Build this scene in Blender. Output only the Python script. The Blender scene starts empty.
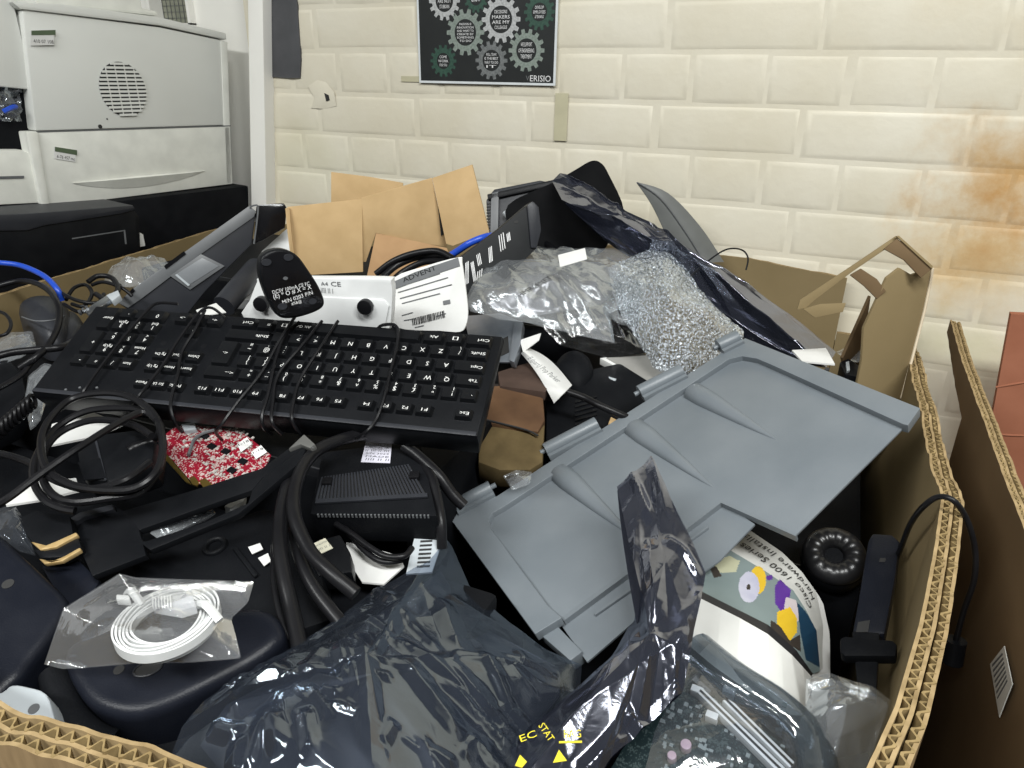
import bpy, bmesh, math, random
from mathutils import Vector, Matrix, noise as mnoise
random.seed(7)
S = bpy.context.scene
COL = S.collection
# ------------------------------------------------------------------ camera, world, lights, exposure
F = 720.0
RT = Vector((0.9132, 0.4069, 0.0155)).normalized()
FW = Vector((-0.3684, 0.8419, -0.3942)).normalized()
DN = FW.cross(RT).normalized(); RT = DN.cross(FW).normalized()
CAM = Vector((0.0, -1.237, 1.30))
cd = bpy.data.cameras.new('camera'); cam = bpy.data.objects.new('camera', cd); COL.objects.link(cam)
cd.sensor_width = 36; cd.lens = F / 1024 * 36; cd.clip_start = 0.01
cam.matrix_world = Matrix(((RT.x, -DN.x, -FW.x, CAM.x), (RT.y, -DN.y, -FW.y, CAM.y), (RT.z, -DN.z, -FW.z, CAM.z), (0, 0, 0, 1)))
S.camera = cam
W = bpy.data.worlds.new('world'); S.world = W; W.use_nodes = True
W.node_tree.nodes['Background'].inputs[0].default_value = (0.92, 0.96, 1.0, 1)
W.node_tree.nodes['Background'].inputs[1].default_value = 0.085
def area(name, loc, target, sx, sy, power, col=(.985, 1, .985)):
    l = bpy.data.lights.new(name, 'AREA'); l.shape = 'RECTANGLE'; l.size = sx; l.size_y = sy; l.energy = power; l.color = col
    o = bpy.data.objects.new(name, l); COL.objects.link(o); o.location = loc
    o.rotation_euler = (Vector(target) - Vector(loc)).to_track_quat('-Z', 'Y').to_euler(); return o
area('ceiling_tube_light', (0.75, -1.55, 2.62), (0.75, -1.55, 0), 1.5, .28, 57)
area('ceiling_tube_light', (-1.0, -2.3, 2.62), (-1.0, -2.3, 0), 1.5, .28, 56)
S.view_settings.view_transform = 'Standard'; S.view_settings.look = 'None'
S.view_settings.exposure = 0.30; S.view_settings.gamma = 1.0; S.view_settings.use_curve_mapping = False

# ------------------------------------------------------------------ pixel -> place
def ray(x, y): return FW + RT * ((x - 512) / F) + DN * ((y - 384) / F)
def PZ(x, y, z): v = ray(x, y); return CAM + v * ((z - CAM.z) / v.z)
def PY(x, y, Y): v = ray(x, y); return CAM + v * ((Y - CAM.y) / v.y)
class Fr:
    """a plane in the room: origin, two axes in the plane, normal towards the room"""
    def __init__(s, o, ex, ey):
        s.o = Vector(o); s.ex = Vector(ex).normalized(); ey = Vector(ey); s.ey = (ey - s.ex * ey.dot(s.ex)).normalized()
        s.ez = s.ex.cross(s.ey)
        if s.ez.dot(CAM - s.o) < 0: s.ey = -s.ey; s.ez = s.ex.cross(s.ey)
        a, b, c, o = s.ex, s.ey, s.ez, s.o
        s.M = Matrix(((a.x, b.x, c.x, o.x), (a.y, b.y, c.y, o.y), (a.z, b.z, c.z, o.z), (0, 0, 0, 1)))
    def uv(s, px, py, h=0):
        v = ray(px, py); t = ((s.o + s.ez * h) - CAM).dot(s.ez) / v.dot(s.ez); P = CAM + v * t - s.o
        return (P.dot(s.ex), P.dot(s.ey))
    def pts(s, pl, h=0): return [s.uv(p[0], p[1], h) for p in pl]
    def w(s, u, v, h=0): return s.o + s.ex * u + s.ey * v + s.ez * h
def FZ(a, b, c):
    A, B, Cc = PZ(*a), PZ(*b), PZ(*c); return Fr(A, B - A, Cc - A)
def FN(px, py, z, n, p2):
    o = PZ(px, py, z); n = Vector(n).normalized(); v = ray(*p2); q = CAM + v * ((o - CAM).dot(n) / v.dot(n))
    ex = q - o; return Fr(o, ex, n.cross(ex))

# ------------------------------------------------------------------ mesh helpers
class MB:
    def __init__(s): s.v = []; s.f = []; s.m = []
    def add(s, v, f, m=0):
        o = len(s.v); s.v += [Vector(p) for p in v]; s.f += [tuple(i + o for i in q) for q in f]; s.m += [m] * len(f); return s
    def box(s, x0, x1, y0, y1, z0, z1, m=0):
        return s.add([(x0, y0, z0), (x1, y0, z0), (x1, y1, z0), (x0, y1, z0), (x0, y0, z1), (x1, y0, z1), (x1, y1, z1), (x0, y1, z1)],
                     [(0, 3, 2, 1), (4, 5, 6, 7), (0, 1, 5, 4), (1, 2, 6, 5), (2, 3, 7, 6), (3, 0, 4, 7)], m)
    def prism(s, ol, z0, z1, m=0, taper=0):
        a = sum(ol[i][0] * ol[(i + 1) % len(ol)][1] - ol[(i + 1) % len(ol)][0] * ol[i][1] for i in range(len(ol)))
        if a < 0: ol = ol[::-1]
        n = len(ol); top = ol
        if taper:
            cx = sum(p[0] for p in ol) / n; cy = sum(p[1] for p in ol) / n
            top = [(cx + (p[0] - cx) * (1 - taper), cy + (p[1] - cy) * (1 - taper)) for p in ol]
        return s.add([(x, y, z0) for x, y in ol] + [(x, y, z1) for x, y in top],
                     [tuple(range(n - 1, -1, -1)), tuple(range(n, 2 * n))] + [(i, (i + 1) % n, n + (i + 1) % n, n + i) for i in range(n)], m)
    def tube(s, P, r, seg=12, sub=5, closed=False, m=0, rfun=None):
        P = [Vector(p) for p in P]
        if sub > 1: P = spline(P, sub, closed)
        n = len(P); T = []
        for i in range(n):
            a = P[(i - 1) % n] if (closed or i > 0) else P[i]; b = P[(i + 1) % n] if (closed or i < n - 1) else P[i]
            d = b - a; T.append(d.normalized() if d.length > 1e-9 else Vector((0, 0, 1)))
        up = Vector((0, 0, 1)) if abs(T[0].z) < .9 else Vector((1, 0, 0)); N = (up - T[0] * up.dot(T[0])).normalized()
        vs = []
        for i in range(n):
            N = N - T[i] * N.dot(T[i]); N = N.normalized() if N.length > 1e-6 else T[i].orthogonal().normalized()
            B = T[i].cross(N); rr = r * (rfun(i / (n - 1)) if rfun else 1)
            for k in range(seg):
                t = 2 * math.pi * k / seg; vs.append(P[i] + N * (math.cos(t) * rr) + B * (math.sin(t) * rr))
        fs = []
        for i in range(n if closed else n - 1):
            j = (i + 1) % n
            for k in range(seg): fs.append((i * seg + k, i * seg + (k + 1) % seg, j * seg + (k + 1) % seg, j * seg + k))
        if not closed: fs += [tuple(range(seg - 1, -1, -1)), tuple((n - 1) * seg + k for k in range(seg))]
        return s.add(vs, fs, m)
    def cyl(s, a, b, r, seg=16, m=0, r2=None): return s.tube([a, b], r, seg, 1, False, m, (lambda t: 1 + ((r2 if r2 is not None else r) / r - 1) * t))
    def grid(s, rows, m=0, closed=False):
        n = len(rows[0]); vs = [p for r in rows for p in r]
        fs = []
        for i in range(len(rows) - 1):
            for k in range(n if closed else n - 1): fs.append((i * n + k, i * n + (k + 1) % n, (i + 1) * n + (k + 1) % n, (i + 1) * n + k))
        return s.add(vs, fs, m)
def spline(P, sub, closed=False):
    n = len(P); out = []
    for i in range(n if closed else n - 1):
        g = (lambda j: P[j % n]) if closed else (lambda j: P[max(0, min(n - 1, j))])
        a, b, c, d = g(i - 1), g(i), g(i + 1), g(i + 2)
        for k in range(sub):
            t = k / sub
            out.append(((2 * b) + (c - a) * t + (2 * a - 5 * b + 4 * c - d) * t * t + (3 * b - a - 3 * c + d) * t ** 3) * .5)
    if not closed: out.append(P[-1])
    return out
def spl2(pl, sub=6, closed=True): return [(p.x, p.y) for p in spline([Vector((x, y, 0)) for x, y in pl], sub, closed)]
def rrect(x0, x1, y0, y1, r, n=5):
    o = []
    for cx, cy, a in ((x1 - r, y1 - r, 0), (x0 + r, y1 - r, 90), (x0 + r, y0 + r, 180), (x1 - r, y0 + r, 270)):
        for k in range(n + 1):
            t = math.radians(a + 90 * k / n); o.append((cx + r * math.cos(t), cy + r * math.sin(t)))
    return o
WM = {}
def setp(o, label=None, cat=None, group=None, kind=None):
    if label: o['label'] = label
    if cat: o['category'] = cat
    if group: o['group'] = group
    if kind: o['kind'] = kind
    return o
def thing(name, label, cat, fr=None, loc=None, group=None, kind=None):
    o = bpy.data.objects.new(name, None); COL.objects.link(o); o.empty_display_size = .02
    M = fr.M if fr else Matrix.Translation(Vector(loc)); o.matrix_world = M; WM[o.name] = M
    return setp(o, label, cat, group, kind)
def mesh_of(name, mb, mats, bevel=0, bseg=2, sharp=40, smooth=True):
    me = bpy.data.meshes.new(name); me.from_pydata([tuple(v) for v in mb.v], [], mb.f); me.validate()
    if not isinstance(mats, (list, tuple)): mats = [mats]
    for m in mats: me.materials.append(m)
    bm = bmesh.new(); bm.from_mesh(me)
    if len(mats) > 1 and len(bm.faces) == len(mb.m):
        bm.faces.ensure_lookup_table()
        for f, mi in zip(bm.faces, mb.m): f.material_index = mi
    if bevel:
        es = [e for e in bm.edges if len(e.link_faces) == 2 and e.calc_face_angle(0) > math.radians(35)]
        bmesh.ops.bevel(bm, geom=es, offset=bevel, segments=bseg, affect='EDGES', profile=.6, clamp_overlap=True)
    bm.normal_update()
    for f in bm.faces: f.smooth = smooth
    for e in bm.edges:
        if len(e.link_faces) == 2: e.smooth = e.calc_face_angle(0) < math.radians(sharp)
    bm.to_mesh(me); bm.free(); return me
def obj(name, mb, mats, parent=None, world=False, bevel=0, bseg=2, sharp=40, M=None, kind=None, label=None):
    if parent is None:
        xs = [v.x for v in mb.v]; ys = [v.y for v in mb.v]; zs = [v.z for v in mb.v]
        c = Vector(((min(xs) + max(xs)) / 2, (min(ys) + max(ys)) / 2, min(zs))); mb.v = [v - c for v in mb.v]
    elif world:
        p = WM[parent.name] if parent.name in WM else Matrix(); q = p.inverted(); mb.v = [q @ v for v in mb.v]
    me = mesh_of(name, mb, mats, bevel, bseg, sharp)
    o = bpy.data.objects.new(name, me); COL.objects.link(o)
    if parent is None: o.location = c; WM[o.name] = Matrix.Translation(c)
    else:
        o.parent = parent
        WM[o.name] = WM[parent.name] if parent.name in WM else Matrix()
    if kind: o['kind'] = kind
    if label: o['label'] = label
    return o
def inst(name, me, parent, M=None):
    o = bpy.data.objects.new(name, me); COL.objects.link(o); o.parent = parent
    if M is not None: o.matrix_local = M
    WM[o.name] = (WM[parent.name] if parent.name in WM else Matrix()) @ (M if M is not None else Matrix()); return o
def plate(name, fr, ol, t, mat, parent, h=0, bevel=0, bseg=2, px=True, taper=0, label=None, smoothpx=0):
    q = fr.pts(ol, h) if px else ol
    if smoothpx: q = spl2(q, smoothpx)
    return obj(name, MB().prism(q, h - t, h, taper=taper), mat, parent, bevel=bevel, bseg=bseg, label=label)
# text -> meshes, cached
_tc = {}
def text_mb(s, size=1.0, w=None):
    """flat lettering centred on the origin; size = cap height about .7 size; w = fitted width"""
    if s not in _tc:
        c = bpy.data.curves.new('lettering', 'FONT'); c.body = s; c.align_x = 'CENTER'; c.align_y = 'CENTER'; c.resolution_u = 2
        o = bpy.data.objects.new('lettering', c); COL.objects.link(o)
        dg = bpy.context.evaluated_depsgraph_get(); me = bpy.data.meshes.new_from_object(o.evaluated_get(dg))
        _tc[s] = ([v.co.copy() for v in me.vertices], [tuple(p.vertices) for p in me.polygons])
        bpy.data.objects.remove(o); bpy.data.curves.remove(c); bpy.data.meshes.remove(me)
    v, f = _tc[s]; x0 = min(p.x for p in v); x1 = max(p.x for p in v); y0 = min(p.y for p in v); y1 = max(p.y for p in v)
    kx = size if w is None else w / (x1 - x0); ky = size if size else kx
    mb = MB(); mb.add([((p.x - (x0 + x1) / 2) * kx, (p.y - (y0 + y1) / 2) * ky, 0) for p in v], f); return mb
def xf(mb, u, v, h, ang=0):
    c, s_ = math.cos(ang), math.sin(ang); mb.v = [Vector((u + p.x * c - p.y * s_, v + p.x * s_ + p.y * c, h + p.z)) for p in mb.v]; return mb
def join(*ms):
    r = MB()
    for m in ms:
        o = len(r.v); r.v += m.v; r.f += [tuple(i + o for i in q) for q in m.f]; r.m += m.m
    return r
def tpx(fr, s, p0, p1, hpx=None, h=.0006):
    """lettering running from pixel p0 to pixel p1 along the plane"""
    a = Vector(fr.uv(*p0)); b = Vector(fr.uv(*p1)); d = b - a; L = d.length
    mb = text_mb(s, (L / p_len(p0, p1) * hpx / .7) if hpx else None, L) if hpx else text_mb(s, 0, L)
    return xf(mb, (a.x + b.x) / 2, (a.y + b.y) / 2, h, math.atan2(d.y, d.x))
def p_len(a, b): return math.hypot(a[0] - b[0], a[1] - b[1])
def crk(x, y, z, dirs):
    s_ = 0
    for (dx, dy, dz, f, a, ph) in dirs:
        t = (dx * x + dy * y + dz * z) * f + ph; t += .35 * math.sin(t * .7 + 2.1 * ph + 9 * (dx * y - dy * x) * f * .05)
        s_ += a * (1 - 2 * abs(math.sin(t * 1.5708)) ** .8)
    return s_
def folds(seed, n, f0, f1, amp, aniso=None):
    r = random.Random(seed); D = []
    for i in range(n):
        a = r.uniform(0, 2 * math.pi) if aniso is None else aniso + r.gauss(0, .35)
        f = f0 * (f1 / f0) ** (i / max(1, n - 1)); D.append((math.cos(a), math.sin(a), r.uniform(-.5, .5), f, .50 * amp * (f0 / f) ** 1.2, r.uniform(0, 10)))
    return D
def creases(segs, z, w=.005, h=.003):
    return [(PZ(a[0], a[1], z), PZ(b[0], b[1], z), w * k, h * k) for a, b, k in segs]
def crease_z(q, CR):
    s_ = 0
    for a, b, w, h in CR:
        dx = b.x - a.x; dy = b.y - a.y; L2 = dx * dx + dy * dy; t = ((q.x - a.x) * dx + (q.y - a.y) * dy) / L2
        if t < 0 or t > 1: continue
        d = abs((q.x - a.x) * dy - (q.y - a.y) * dx) / math.sqrt(L2)
        if d < w: s_ = max(s_, h * (1 - d / w) * min(1, 5 * t, 5 * (1 - t)))
    return s_
def sheet(ol, c, bulge=.01, D=None, rings=26, nseg=110, thick=None, prof=2.0, edge=0.0, back=True, CR=None):
    """a film or skin spread over a traced outline [(px,py,z)], with folds D; closed below when back"""
    B = [PZ(*p) for p in ol]; L = [0]
    for i in range(len(B)): L.append(L[-1] + (B[(i + 1) % len(B)] - B[i]).length)
    ring = []
    for k in range(nseg):
        t = L[-1] * k / nseg
        i = max(j for j in range(len(B)) if L[j] <= t + 1e-12); q = (t - L[i]) / max(1e-9, L[i + 1] - L[i]); ring.append(B[i].lerp(B[(i + 1) % len(B)], q))
    Cc = PZ(*c); rows = []
    for i in range(rings + 1):
        r = max(.002, i / rings); row = []
        for p in ring:
            q = Cc.lerp(p, r); e = 1 - r ** prof
            z = bulge * e
            if D: z += crk(q.x, q.y, q.z, D) * (edge + (1 - edge) * min(1, e * 3))
            if CR: z += crease_z(q, CR)
            row.append(q + Vector((0, 0, z)))
        rows.append(row)
    mb = MB().grid(rows[::-1], closed=True)
    if back:
        th = thick or .004
        rows2 = []
        for i in range(0, rings + 1, 3):
            r = max(.002, i / rings); e = 1 - r ** 4
            rows2.append([Cc.lerp(p, r) - Vector((0, 0, th * e + .0004)) for p in ring])
        mb.grid(rows2, closed=True)
    return mb
def dome(ol, c, h, prof=2.5, rings=10, nseg=48, base=.02):
    """solid with a rounded top over a traced outline"""
    B = spline([PZ(*p) for p in ol], 8, True); Cc = PZ(*c); st = max(1, len(B) // nseg); B = B[::st]; rows = []
    rows.append([p - Vector((0, 0, base)) for p in B])
    for i in range(rings, -1, -1):
        r = max(.002, i / rings); rows.append([Cc.lerp(p, r) + Vector((0, 0, h * (max(0, 1 - r ** prof)) ** .6)) for p in B])
    return MB().grid(rows, closed=True)
def wire(pp, r=.003, sub=6, seg=12): return MB().tube([PZ(*p) for p in pp], r, max(seg, 12), sub)

# ------------------------------------------------------------------ materials
def nd(nt, t, **kw):
    n = nt.nodes.new(t)
    for k, v in kw.items():
        if k in n.inputs: n.inputs[k].default_value = v
        else: setattr(n, k, v)
    return n
MATS = {}
def mat(name, col, rough=.5, metal=0, spec=.5, col2=None, nscale=30, bump=0, bscale=200, coat=0, world=False, lo=.35, hi=.65, rv=0, stretch=None, alpha=None):
    if name in MATS: return MATS[name]
    m = bpy.data.materials.new(name); m.use_nodes = True; nt = m.node_tree; b = nt.nodes['Principled BSDF']
    b.inputs['Base Color'].default_value = (*col, 1); b.inputs['Roughness'].default_value = rough; b.inputs['Metallic'].default_value = metal
    b.inputs['Specular IOR Level'].default_value = spec; b.inputs['Coat Weight'].default_value = coat; b.inputs['Coat Roughness'].default_value = .12
    if alpha is not None: b.inputs['Alpha'].default_value = alpha
    tc = nd(nt, 'ShaderNodeTexCoord') if not world else nd(nt, 'ShaderNodeNewGeometry')
    src = tc.outputs['Object'] if not world else tc.outputs['Position']
    if stretch:
        mp = nd(nt, 'ShaderNodeMapping'); mp.inputs['Scale'].default_value = stretch; nt.links.new(src, mp.inputs['Vector']); src = mp.outputs[0]
    if col2 is None: col2 = tuple(min(1, c * 1.12 + .002) for c in col)
    nz = nd(nt, 'ShaderNodeTexNoise'); nz.inputs['Scale'].default_value = nscale; nz.inputs['Detail'].default_value = 5
    nt.links.new(src, nz.inputs['Vector'])
    cr = nd(nt, 'ShaderNodeValToRGB'); cr.color_ramp.elements[0].position = lo; cr.color_ramp.elements[1].position = hi
    cr.color_ramp.elements[0].color = (*col, 1); cr.color_ramp.elements[1].color = (*col2, 1)
    nt.links.new(nz.outputs[0], cr.inputs[0]); nt.links.new(cr.outputs[0], b.inputs['Base Color'])
    if rv:
        mr = nd(nt, 'ShaderNodeMapRange'); mr.inputs['To Min'].default_value = max(.02, rough - rv); mr.inputs['To Max'].default_value = min(1, rough + rv)
        nt.links.new(nz.outputs[0], mr.inputs['Value']); nt.links.new(mr.outputs[0], b.inputs['Roughness'])
    if bump:
        n2 = nd(nt, 'ShaderNodeTexNoise'); n2.inputs['Scale'].default_value = bscale; n2.inputs['Detail'].default_value = 4; nt.links.new(src, n2.inputs['Vector'])
        bp = nd(nt, 'ShaderNodeBump'); bp.inputs['Strength'].default_value = bump; bp.inputs['Distance'].default_value = .002
        nt.links.new(n2.outputs[0], bp.inputs['Height']); nt.links.new(bp.outputs[0], b.inputs['Normal'])
    MATS[name] = m; return m
def film(name, tint=(1, 1, 1), haze=.12, hcol=(.8, .82, .85), rough=.07, gloss=1.0, bump=.10, bscale=60, gcol=(1, 1, 1), gmax=.42, fleck=0):
    """thin plastic film: clear, with Fresnel gloss and a share of milky haze"""
    m = bpy.data.materials.new(name); m.use_nodes = True; nt = m.node_tree; nt.nodes.clear()
    out = nd(nt, 'ShaderNodeOutputMaterial'); tr = nd(nt, 'ShaderNodeBsdfTransparent'); tr.inputs[0].default_value = (*tint, 1)
    df = nd(nt, 'ShaderNodeBsdfDiffuse'); df.inputs[0].default_value = (*hcol, 1)
    gl = nd(nt, 'ShaderNodeBsdfGlossy'); gl.inputs['Roughness'].default_value = rough; gl.inputs[0].default_value = (*gcol, 1)
    tc = nd(nt, 'ShaderNodeTexCoord'); nz = nd(nt, 'ShaderNodeTexNoise'); nz.inputs['Scale'].default_value = bscale; nz.inputs['Detail'].default_value = 3; nz.inputs['Distortion'].default_value = 1.2
    nt.links.new(tc.outputs['Object'], nz.inputs['Vector'])
    bp = nd(nt, 'ShaderNodeBump'); bp.inputs['Strength'].default_value = bump; bp.inputs['Distance'].default_value = .004; nt.links.new(nz.outputs[0], bp.inputs['Height'])
    fr = nd(nt, 'ShaderNodeFresnel'); fr.inputs['IOR'].default_value = 1.6
    for n in (df, gl, fr): nt.links.new(bp.outputs[0], n.inputs['Normal'])
    ml = nd(nt, 'ShaderNodeMath'); ml.operation = 'MULTIPLY_ADD'; ml.inputs[1].default_value = gloss; ml.inputs[2].default_value = .012
    nt.links.new(fr.outputs[0], ml.inputs[0])
    mn = nd(nt, 'ShaderNodeMath', operation='MINIMUM'); mn.inputs[1].default_value = gmax; nt.links.new(ml.outputs[0], mn.inputs[0])
    m1 = nd(nt, 'ShaderNodeMixShader'); m1.inputs[0].default_value = haze; nt.links.new(tr.outputs[0], m1.inputs[1]); nt.links.new(df.outputs[0], m1.inputs[2])
    if fleck:
        fk = nd(nt, 'ShaderNodeTexNoise'); fk.inputs['Scale'].default_value = fleck; fk.inputs['Detail'].default_value = 4; nt.links.new(tc.outputs['Object'], fk.inputs['Vector'])
        fm = nd(nt, 'ShaderNodeMapRange'); fm.inputs['From Min'].default_value = .42; fm.inputs['From Max'].default_value = .62; fm.inputs['To Min'].default_value = haze * .25; fm.inputs['To Max'].default_value = min(1, haze * 2.2)
        nt.links.new(fk.outputs[0], fm.inputs['Value']); nt.links.new(fm.outputs[0], m1.inputs[0])
    m2 = nd(nt, 'ShaderNodeMixShader'); nt.links.new(mn.outputs[0], m2.inputs[0]); nt.links.new(m1.outputs[0], m2.inputs[1]); nt.links.new(gl.outputs[0], m2.inputs[2])
    nt.links.new(m2.outputs[0], out.inputs[0]); return m
BLK = mat('black_plastic', (.0045, .005, .0062), .38, spec=.14, bump=.12, bscale=900)
BLK2 = mat('black_matt_plastic', (.0045, .005, .0062), .55, spec=.06, bump=.2, bscale=700)
BLK3 = mat('black_gloss_plastic', (.004, .004, .005), .16, spec=.4)
NAVY = mat('blue_black_plastic', (.0065, .0078, .0125), .36, spec=.2, bump=.12, bscale=800, rv=.08)
DGR = mat('dark_grey_plastic', (.020, .0215, .026), .42, spec=.35, bump=.1, bscale=600)
MGR = mat('mid_grey_plastic', (.10, .105, .11), .45)
RUB = mat('black_rubber', (.0055, .0055, .0065), .36, spec=.24, bump=.06, bscale=300)
WHT = mat('white_plastic', (.64, .65, .645), .4)
PAP = mat('white_paper', (.62, .62, .60), .75, col2=(.66, .66, .645))
LGR = mat('light_grey_plastic', (.36, .39, .41), .45)
LID = mat('grey_lid_plastic', (.122, .140, .155), .40, col2=(.145, .163, .178), nscale=14, bump=.1, bscale=900, rv=.07)
LIDD = mat('grey_lid_plastic_hole', (.02, .02, .02), .8)
INK = mat('black_ink', (.015, .015, .015), .7)
WINK = mat('white_ink', (.7, .7, .7), .6)
METAL = mat('steel', (.55, .57, .6), .3, metal=1)
GOLD = mat('gold_contacts', (.75, .52, .14), .3, metal=1)
BLUE = mat('blue_cable_jacket', (.012, .06, .42), .35)
CLEAR = film('clear_film', haze=.06, rough=.10, gloss=.6)
CLEAR2 = film('clear_film_milky', haze=.12, hcol=(.62, .65, .68), rough=.14, bump=.16, gloss=.55, gmax=.26, bscale=90, gcol=(.9, .96, 1))
CLEARD = film('grey_film', tint=(.75, .78, .82), haze=.05, hcol=(.4, .43, .48), gloss=.5, gmax=.16)
SMOKE = film('smoke_film', tint=(.55, .59, .66), haze=.07, hcol=(.16, .19, .25), rough=.09, gmax=.17, gloss=.55, bump=.08, bscale=35, gcol=(.80, .90, 1))
ANTI = film('antistatic_film', tint=(.25, .26, .30), haze=.40, hcol=(.038, .042, .058), rough=.11, gmax=.32, gloss=.8, bump=.10, bscale=45, gcol=(.85, .88, 1))

# ================================================================== the setting
def wall_material():
    m = bpy.data.materials.new('painted_brick'); m.use_nodes = True; nt = m.node_tree; b = nt.nodes['Principled BSDF']; b.inputs['Roughness'].default_value = .5
    b.inputs['Specular IOR Level'].default_value = .35
    g = nd(nt, 'ShaderNodeNewGeometry'); L = nt.links.new
    n1 = nd(nt, 'ShaderNodeTexNoise'); n1.inputs['Scale'].default_value = 7; n1.inputs['Detail'].default_value = 5; L(g.outputs['Position'], n1.inputs['Vector'])
    r1 = nd(nt, 'ShaderNodeValToRGB'); e = r1.color_ramp.elements; e[0].position = .3; e[1].position = .7
    e[0].color = (.645, .595, .465, 1); e[1].color = (.72, .68, .565, 1); L(n1.outputs[0], r1.inputs[0])
    col = r1.outputs[0]
    n2 = nd(nt, 'ShaderNodeTexNoise'); n2.inputs['Scale'].default_value = 9; n2.inputs['Detail'].default_value = 8; n2.inputs['Roughness'].default_value = .65; L(g.outputs['Position'], n2.inputs['Vector'])
    def stain(cx, cz, sx, sz, colr, k, col):
        mp = nd(nt, 'ShaderNodeMapping'); mp.vector_type = 'POINT'; mp.inputs['Location'].default_value = (-cx / sx, 0, -cz / sz); mp.inputs['Scale'].default_value = (1 / sx, 0, 1 / sz)
        L(g.outputs['Position'], mp.inputs['Vector']); ln = nd(nt, 'ShaderNodeVectorMath', operation='LENGTH'); L(mp.outputs[0], ln.inputs[0])
        ad = nd(nt, 'ShaderNodeMath', operation='MULTIPLY_ADD'); ad.inputs[1].default_value = 2.6; L(n2.outputs[0], ad.inputs[0]); L(ln.outputs['Value'], ad.inputs[2])
        mr = nd(nt, 'ShaderNodeMapRange'); mr.interpolation_type = 'SMOOTHSTEP'; mr.inputs['From Min'].default_value = 2.62; mr.inputs['From Max'].default_value = 1.2; mr.inputs['To Min'].default_value = 0; mr.inputs['To Max'].default_value = k
        L(ad.outputs[0], mr.inputs['Value']); mx = nd(nt, 'ShaderNodeMix', data_type='RGBA', blend_type='MULTIPLY'); L(mr.outputs[0], mx.inputs[0]); L(col, mx.inputs[6]); mx.inputs[7].default_value = (*colr, 1); return mx.outputs[2]
    col = stain(.27, 1.18, .17, .11, (.74, .47, .20), .95, col)
    col = stain(.22, 1.08, .14, .10, (.88, .66, .38), .8, col)
    col = stain(.30, 1.42, .25, .10, (.9, .82, .7), .8, col)
    col = stain(.22, .93, .12, .05, (.82, .86, .66), .5, col)
    col = stain(-1.0, 1.13, .18, .10, (.92, .95, .84), .35, col)
    L(col, b.inputs['Base Color'])
    n3 = nd(nt, 'ShaderNodeTexNoise'); n3.inputs['Scale'].default_value = 60; n3.inputs['Detail'].default_value = 6; L(g.outputs['Position'], n3.inputs['Vector'])
    n4 = nd(nt, 'ShaderNodeTexVoronoi'); n4.inputs['Scale'].default_value = 26; L(g.outputs['Position'], n4.inputs['Vector'])
    m4 = nd(nt, 'ShaderNodeMapRange'); m4.inputs['From Min'].default_value = 0; m4.inputs['From Max'].default_value = .17; m4.inputs['To Min'].default_value = 1; m4.inputs['To Max'].default_value = 0; L(n4.outputs[0], m4.inputs['Value'])
    ad = nd(nt, 'ShaderNodeMath', operation='MULTIPLY_ADD'); ad.inputs[1].default_value = .35; L(m4.outputs[0], ad.inputs[0]); L(n3.outputs[0], ad.inputs[2])
    bp = nd(nt, 'ShaderNodeBump'); bp.inputs['Strength'].default_value = .16; bp.inputs['Distance'].default_value = .004; L(ad.outputs[0], bp.inputs['Height']); L(bp.outputs[0], b.inputs['Normal'])
    return m
WALL = wall_material()
WF = Fr((0, 0, 0), (1, 0, 0), (0, 0, 1))
wall = setp(obj('wall_back', MB().box(-1.13, 2.2, .0008, .2, 0, 2.7), WALL), 'cream painted brick wall behind the boxes', None, None, 'structure')
WMw = WM[wall.name]
def brick_mesh(L, H, rnd):
    mb = MB(); rows = []
    for ix, iz, y in ((-.003, -.002, .0016), (.0002, .0002, .0010), (.0045, .0026, -.0001), (.011, .0075, -.0009)):
        j = lambda: rnd.uniform(-.0012, .0012)
        rows.append([Vector((x, y, z)) for x, z in ((ix, iz), (L * .5, iz + j()), (L - ix, iz), (L - ix + j(), H / 2), (L - ix, H - iz), (L * .5, H - iz + j()), (ix, H - iz), (ix + j(), H / 2))])
    mb.grid(rows, closed=True); mb.f.append(tuple(range(24, 32))); mb.m.append(0)
    return mesh_of('brick', mb, WALL, sharp=75)
rb = random.Random(3); BM = {}
for kind, L in (('s', .2185), ('h', .1060)): BM[kind] = [brick_mesh(L, .0685, rb) for _ in range(6)]
phase = {0: -.285, 1: -.353, 2: -.293, 3: -.452, 4: -.285, 5: -.34, 6: -.30, 7: -.352, 8: -.29, -1: -.35, -2: -.28, -3: -.352}
for k in range(-3, 9):
    zt = CAM.z + .112 - .075 * k; kind = 's' if k % 2 == 0 else 'h'; pit = .225 if kind == 's' else .1125
    L = .2155 if kind == 's' else .1035
    i0 = math.ceil((-1.065 - phase[k]) / pit) - 1; x = phase[k] + i0 * pit
    while x < .80:
        M = Matrix.Translation(Vector((x + .0032 + rb.uniform(-.002, .002), rb.uniform(-.0004, .0006), zt - .0715 + rb.uniform(-.0012, .0012)))) @ Matrix.Rotation(rb.uniform(-.006, .006), 4, 'Y')
        if x < -1.10:
            if x + L < -1.085: x += pit; continue
            f_ = (x + L + 1.095) / L; M = Matrix.Translation(Vector((-1.095 - x, 0, 0))) @ M @ Matrix.Diagonal((f_, 1, 1, 1))
        inst('brick', rb.choice(BM[kind]), wall, WMw.inverted() @ M); x += pit
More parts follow.
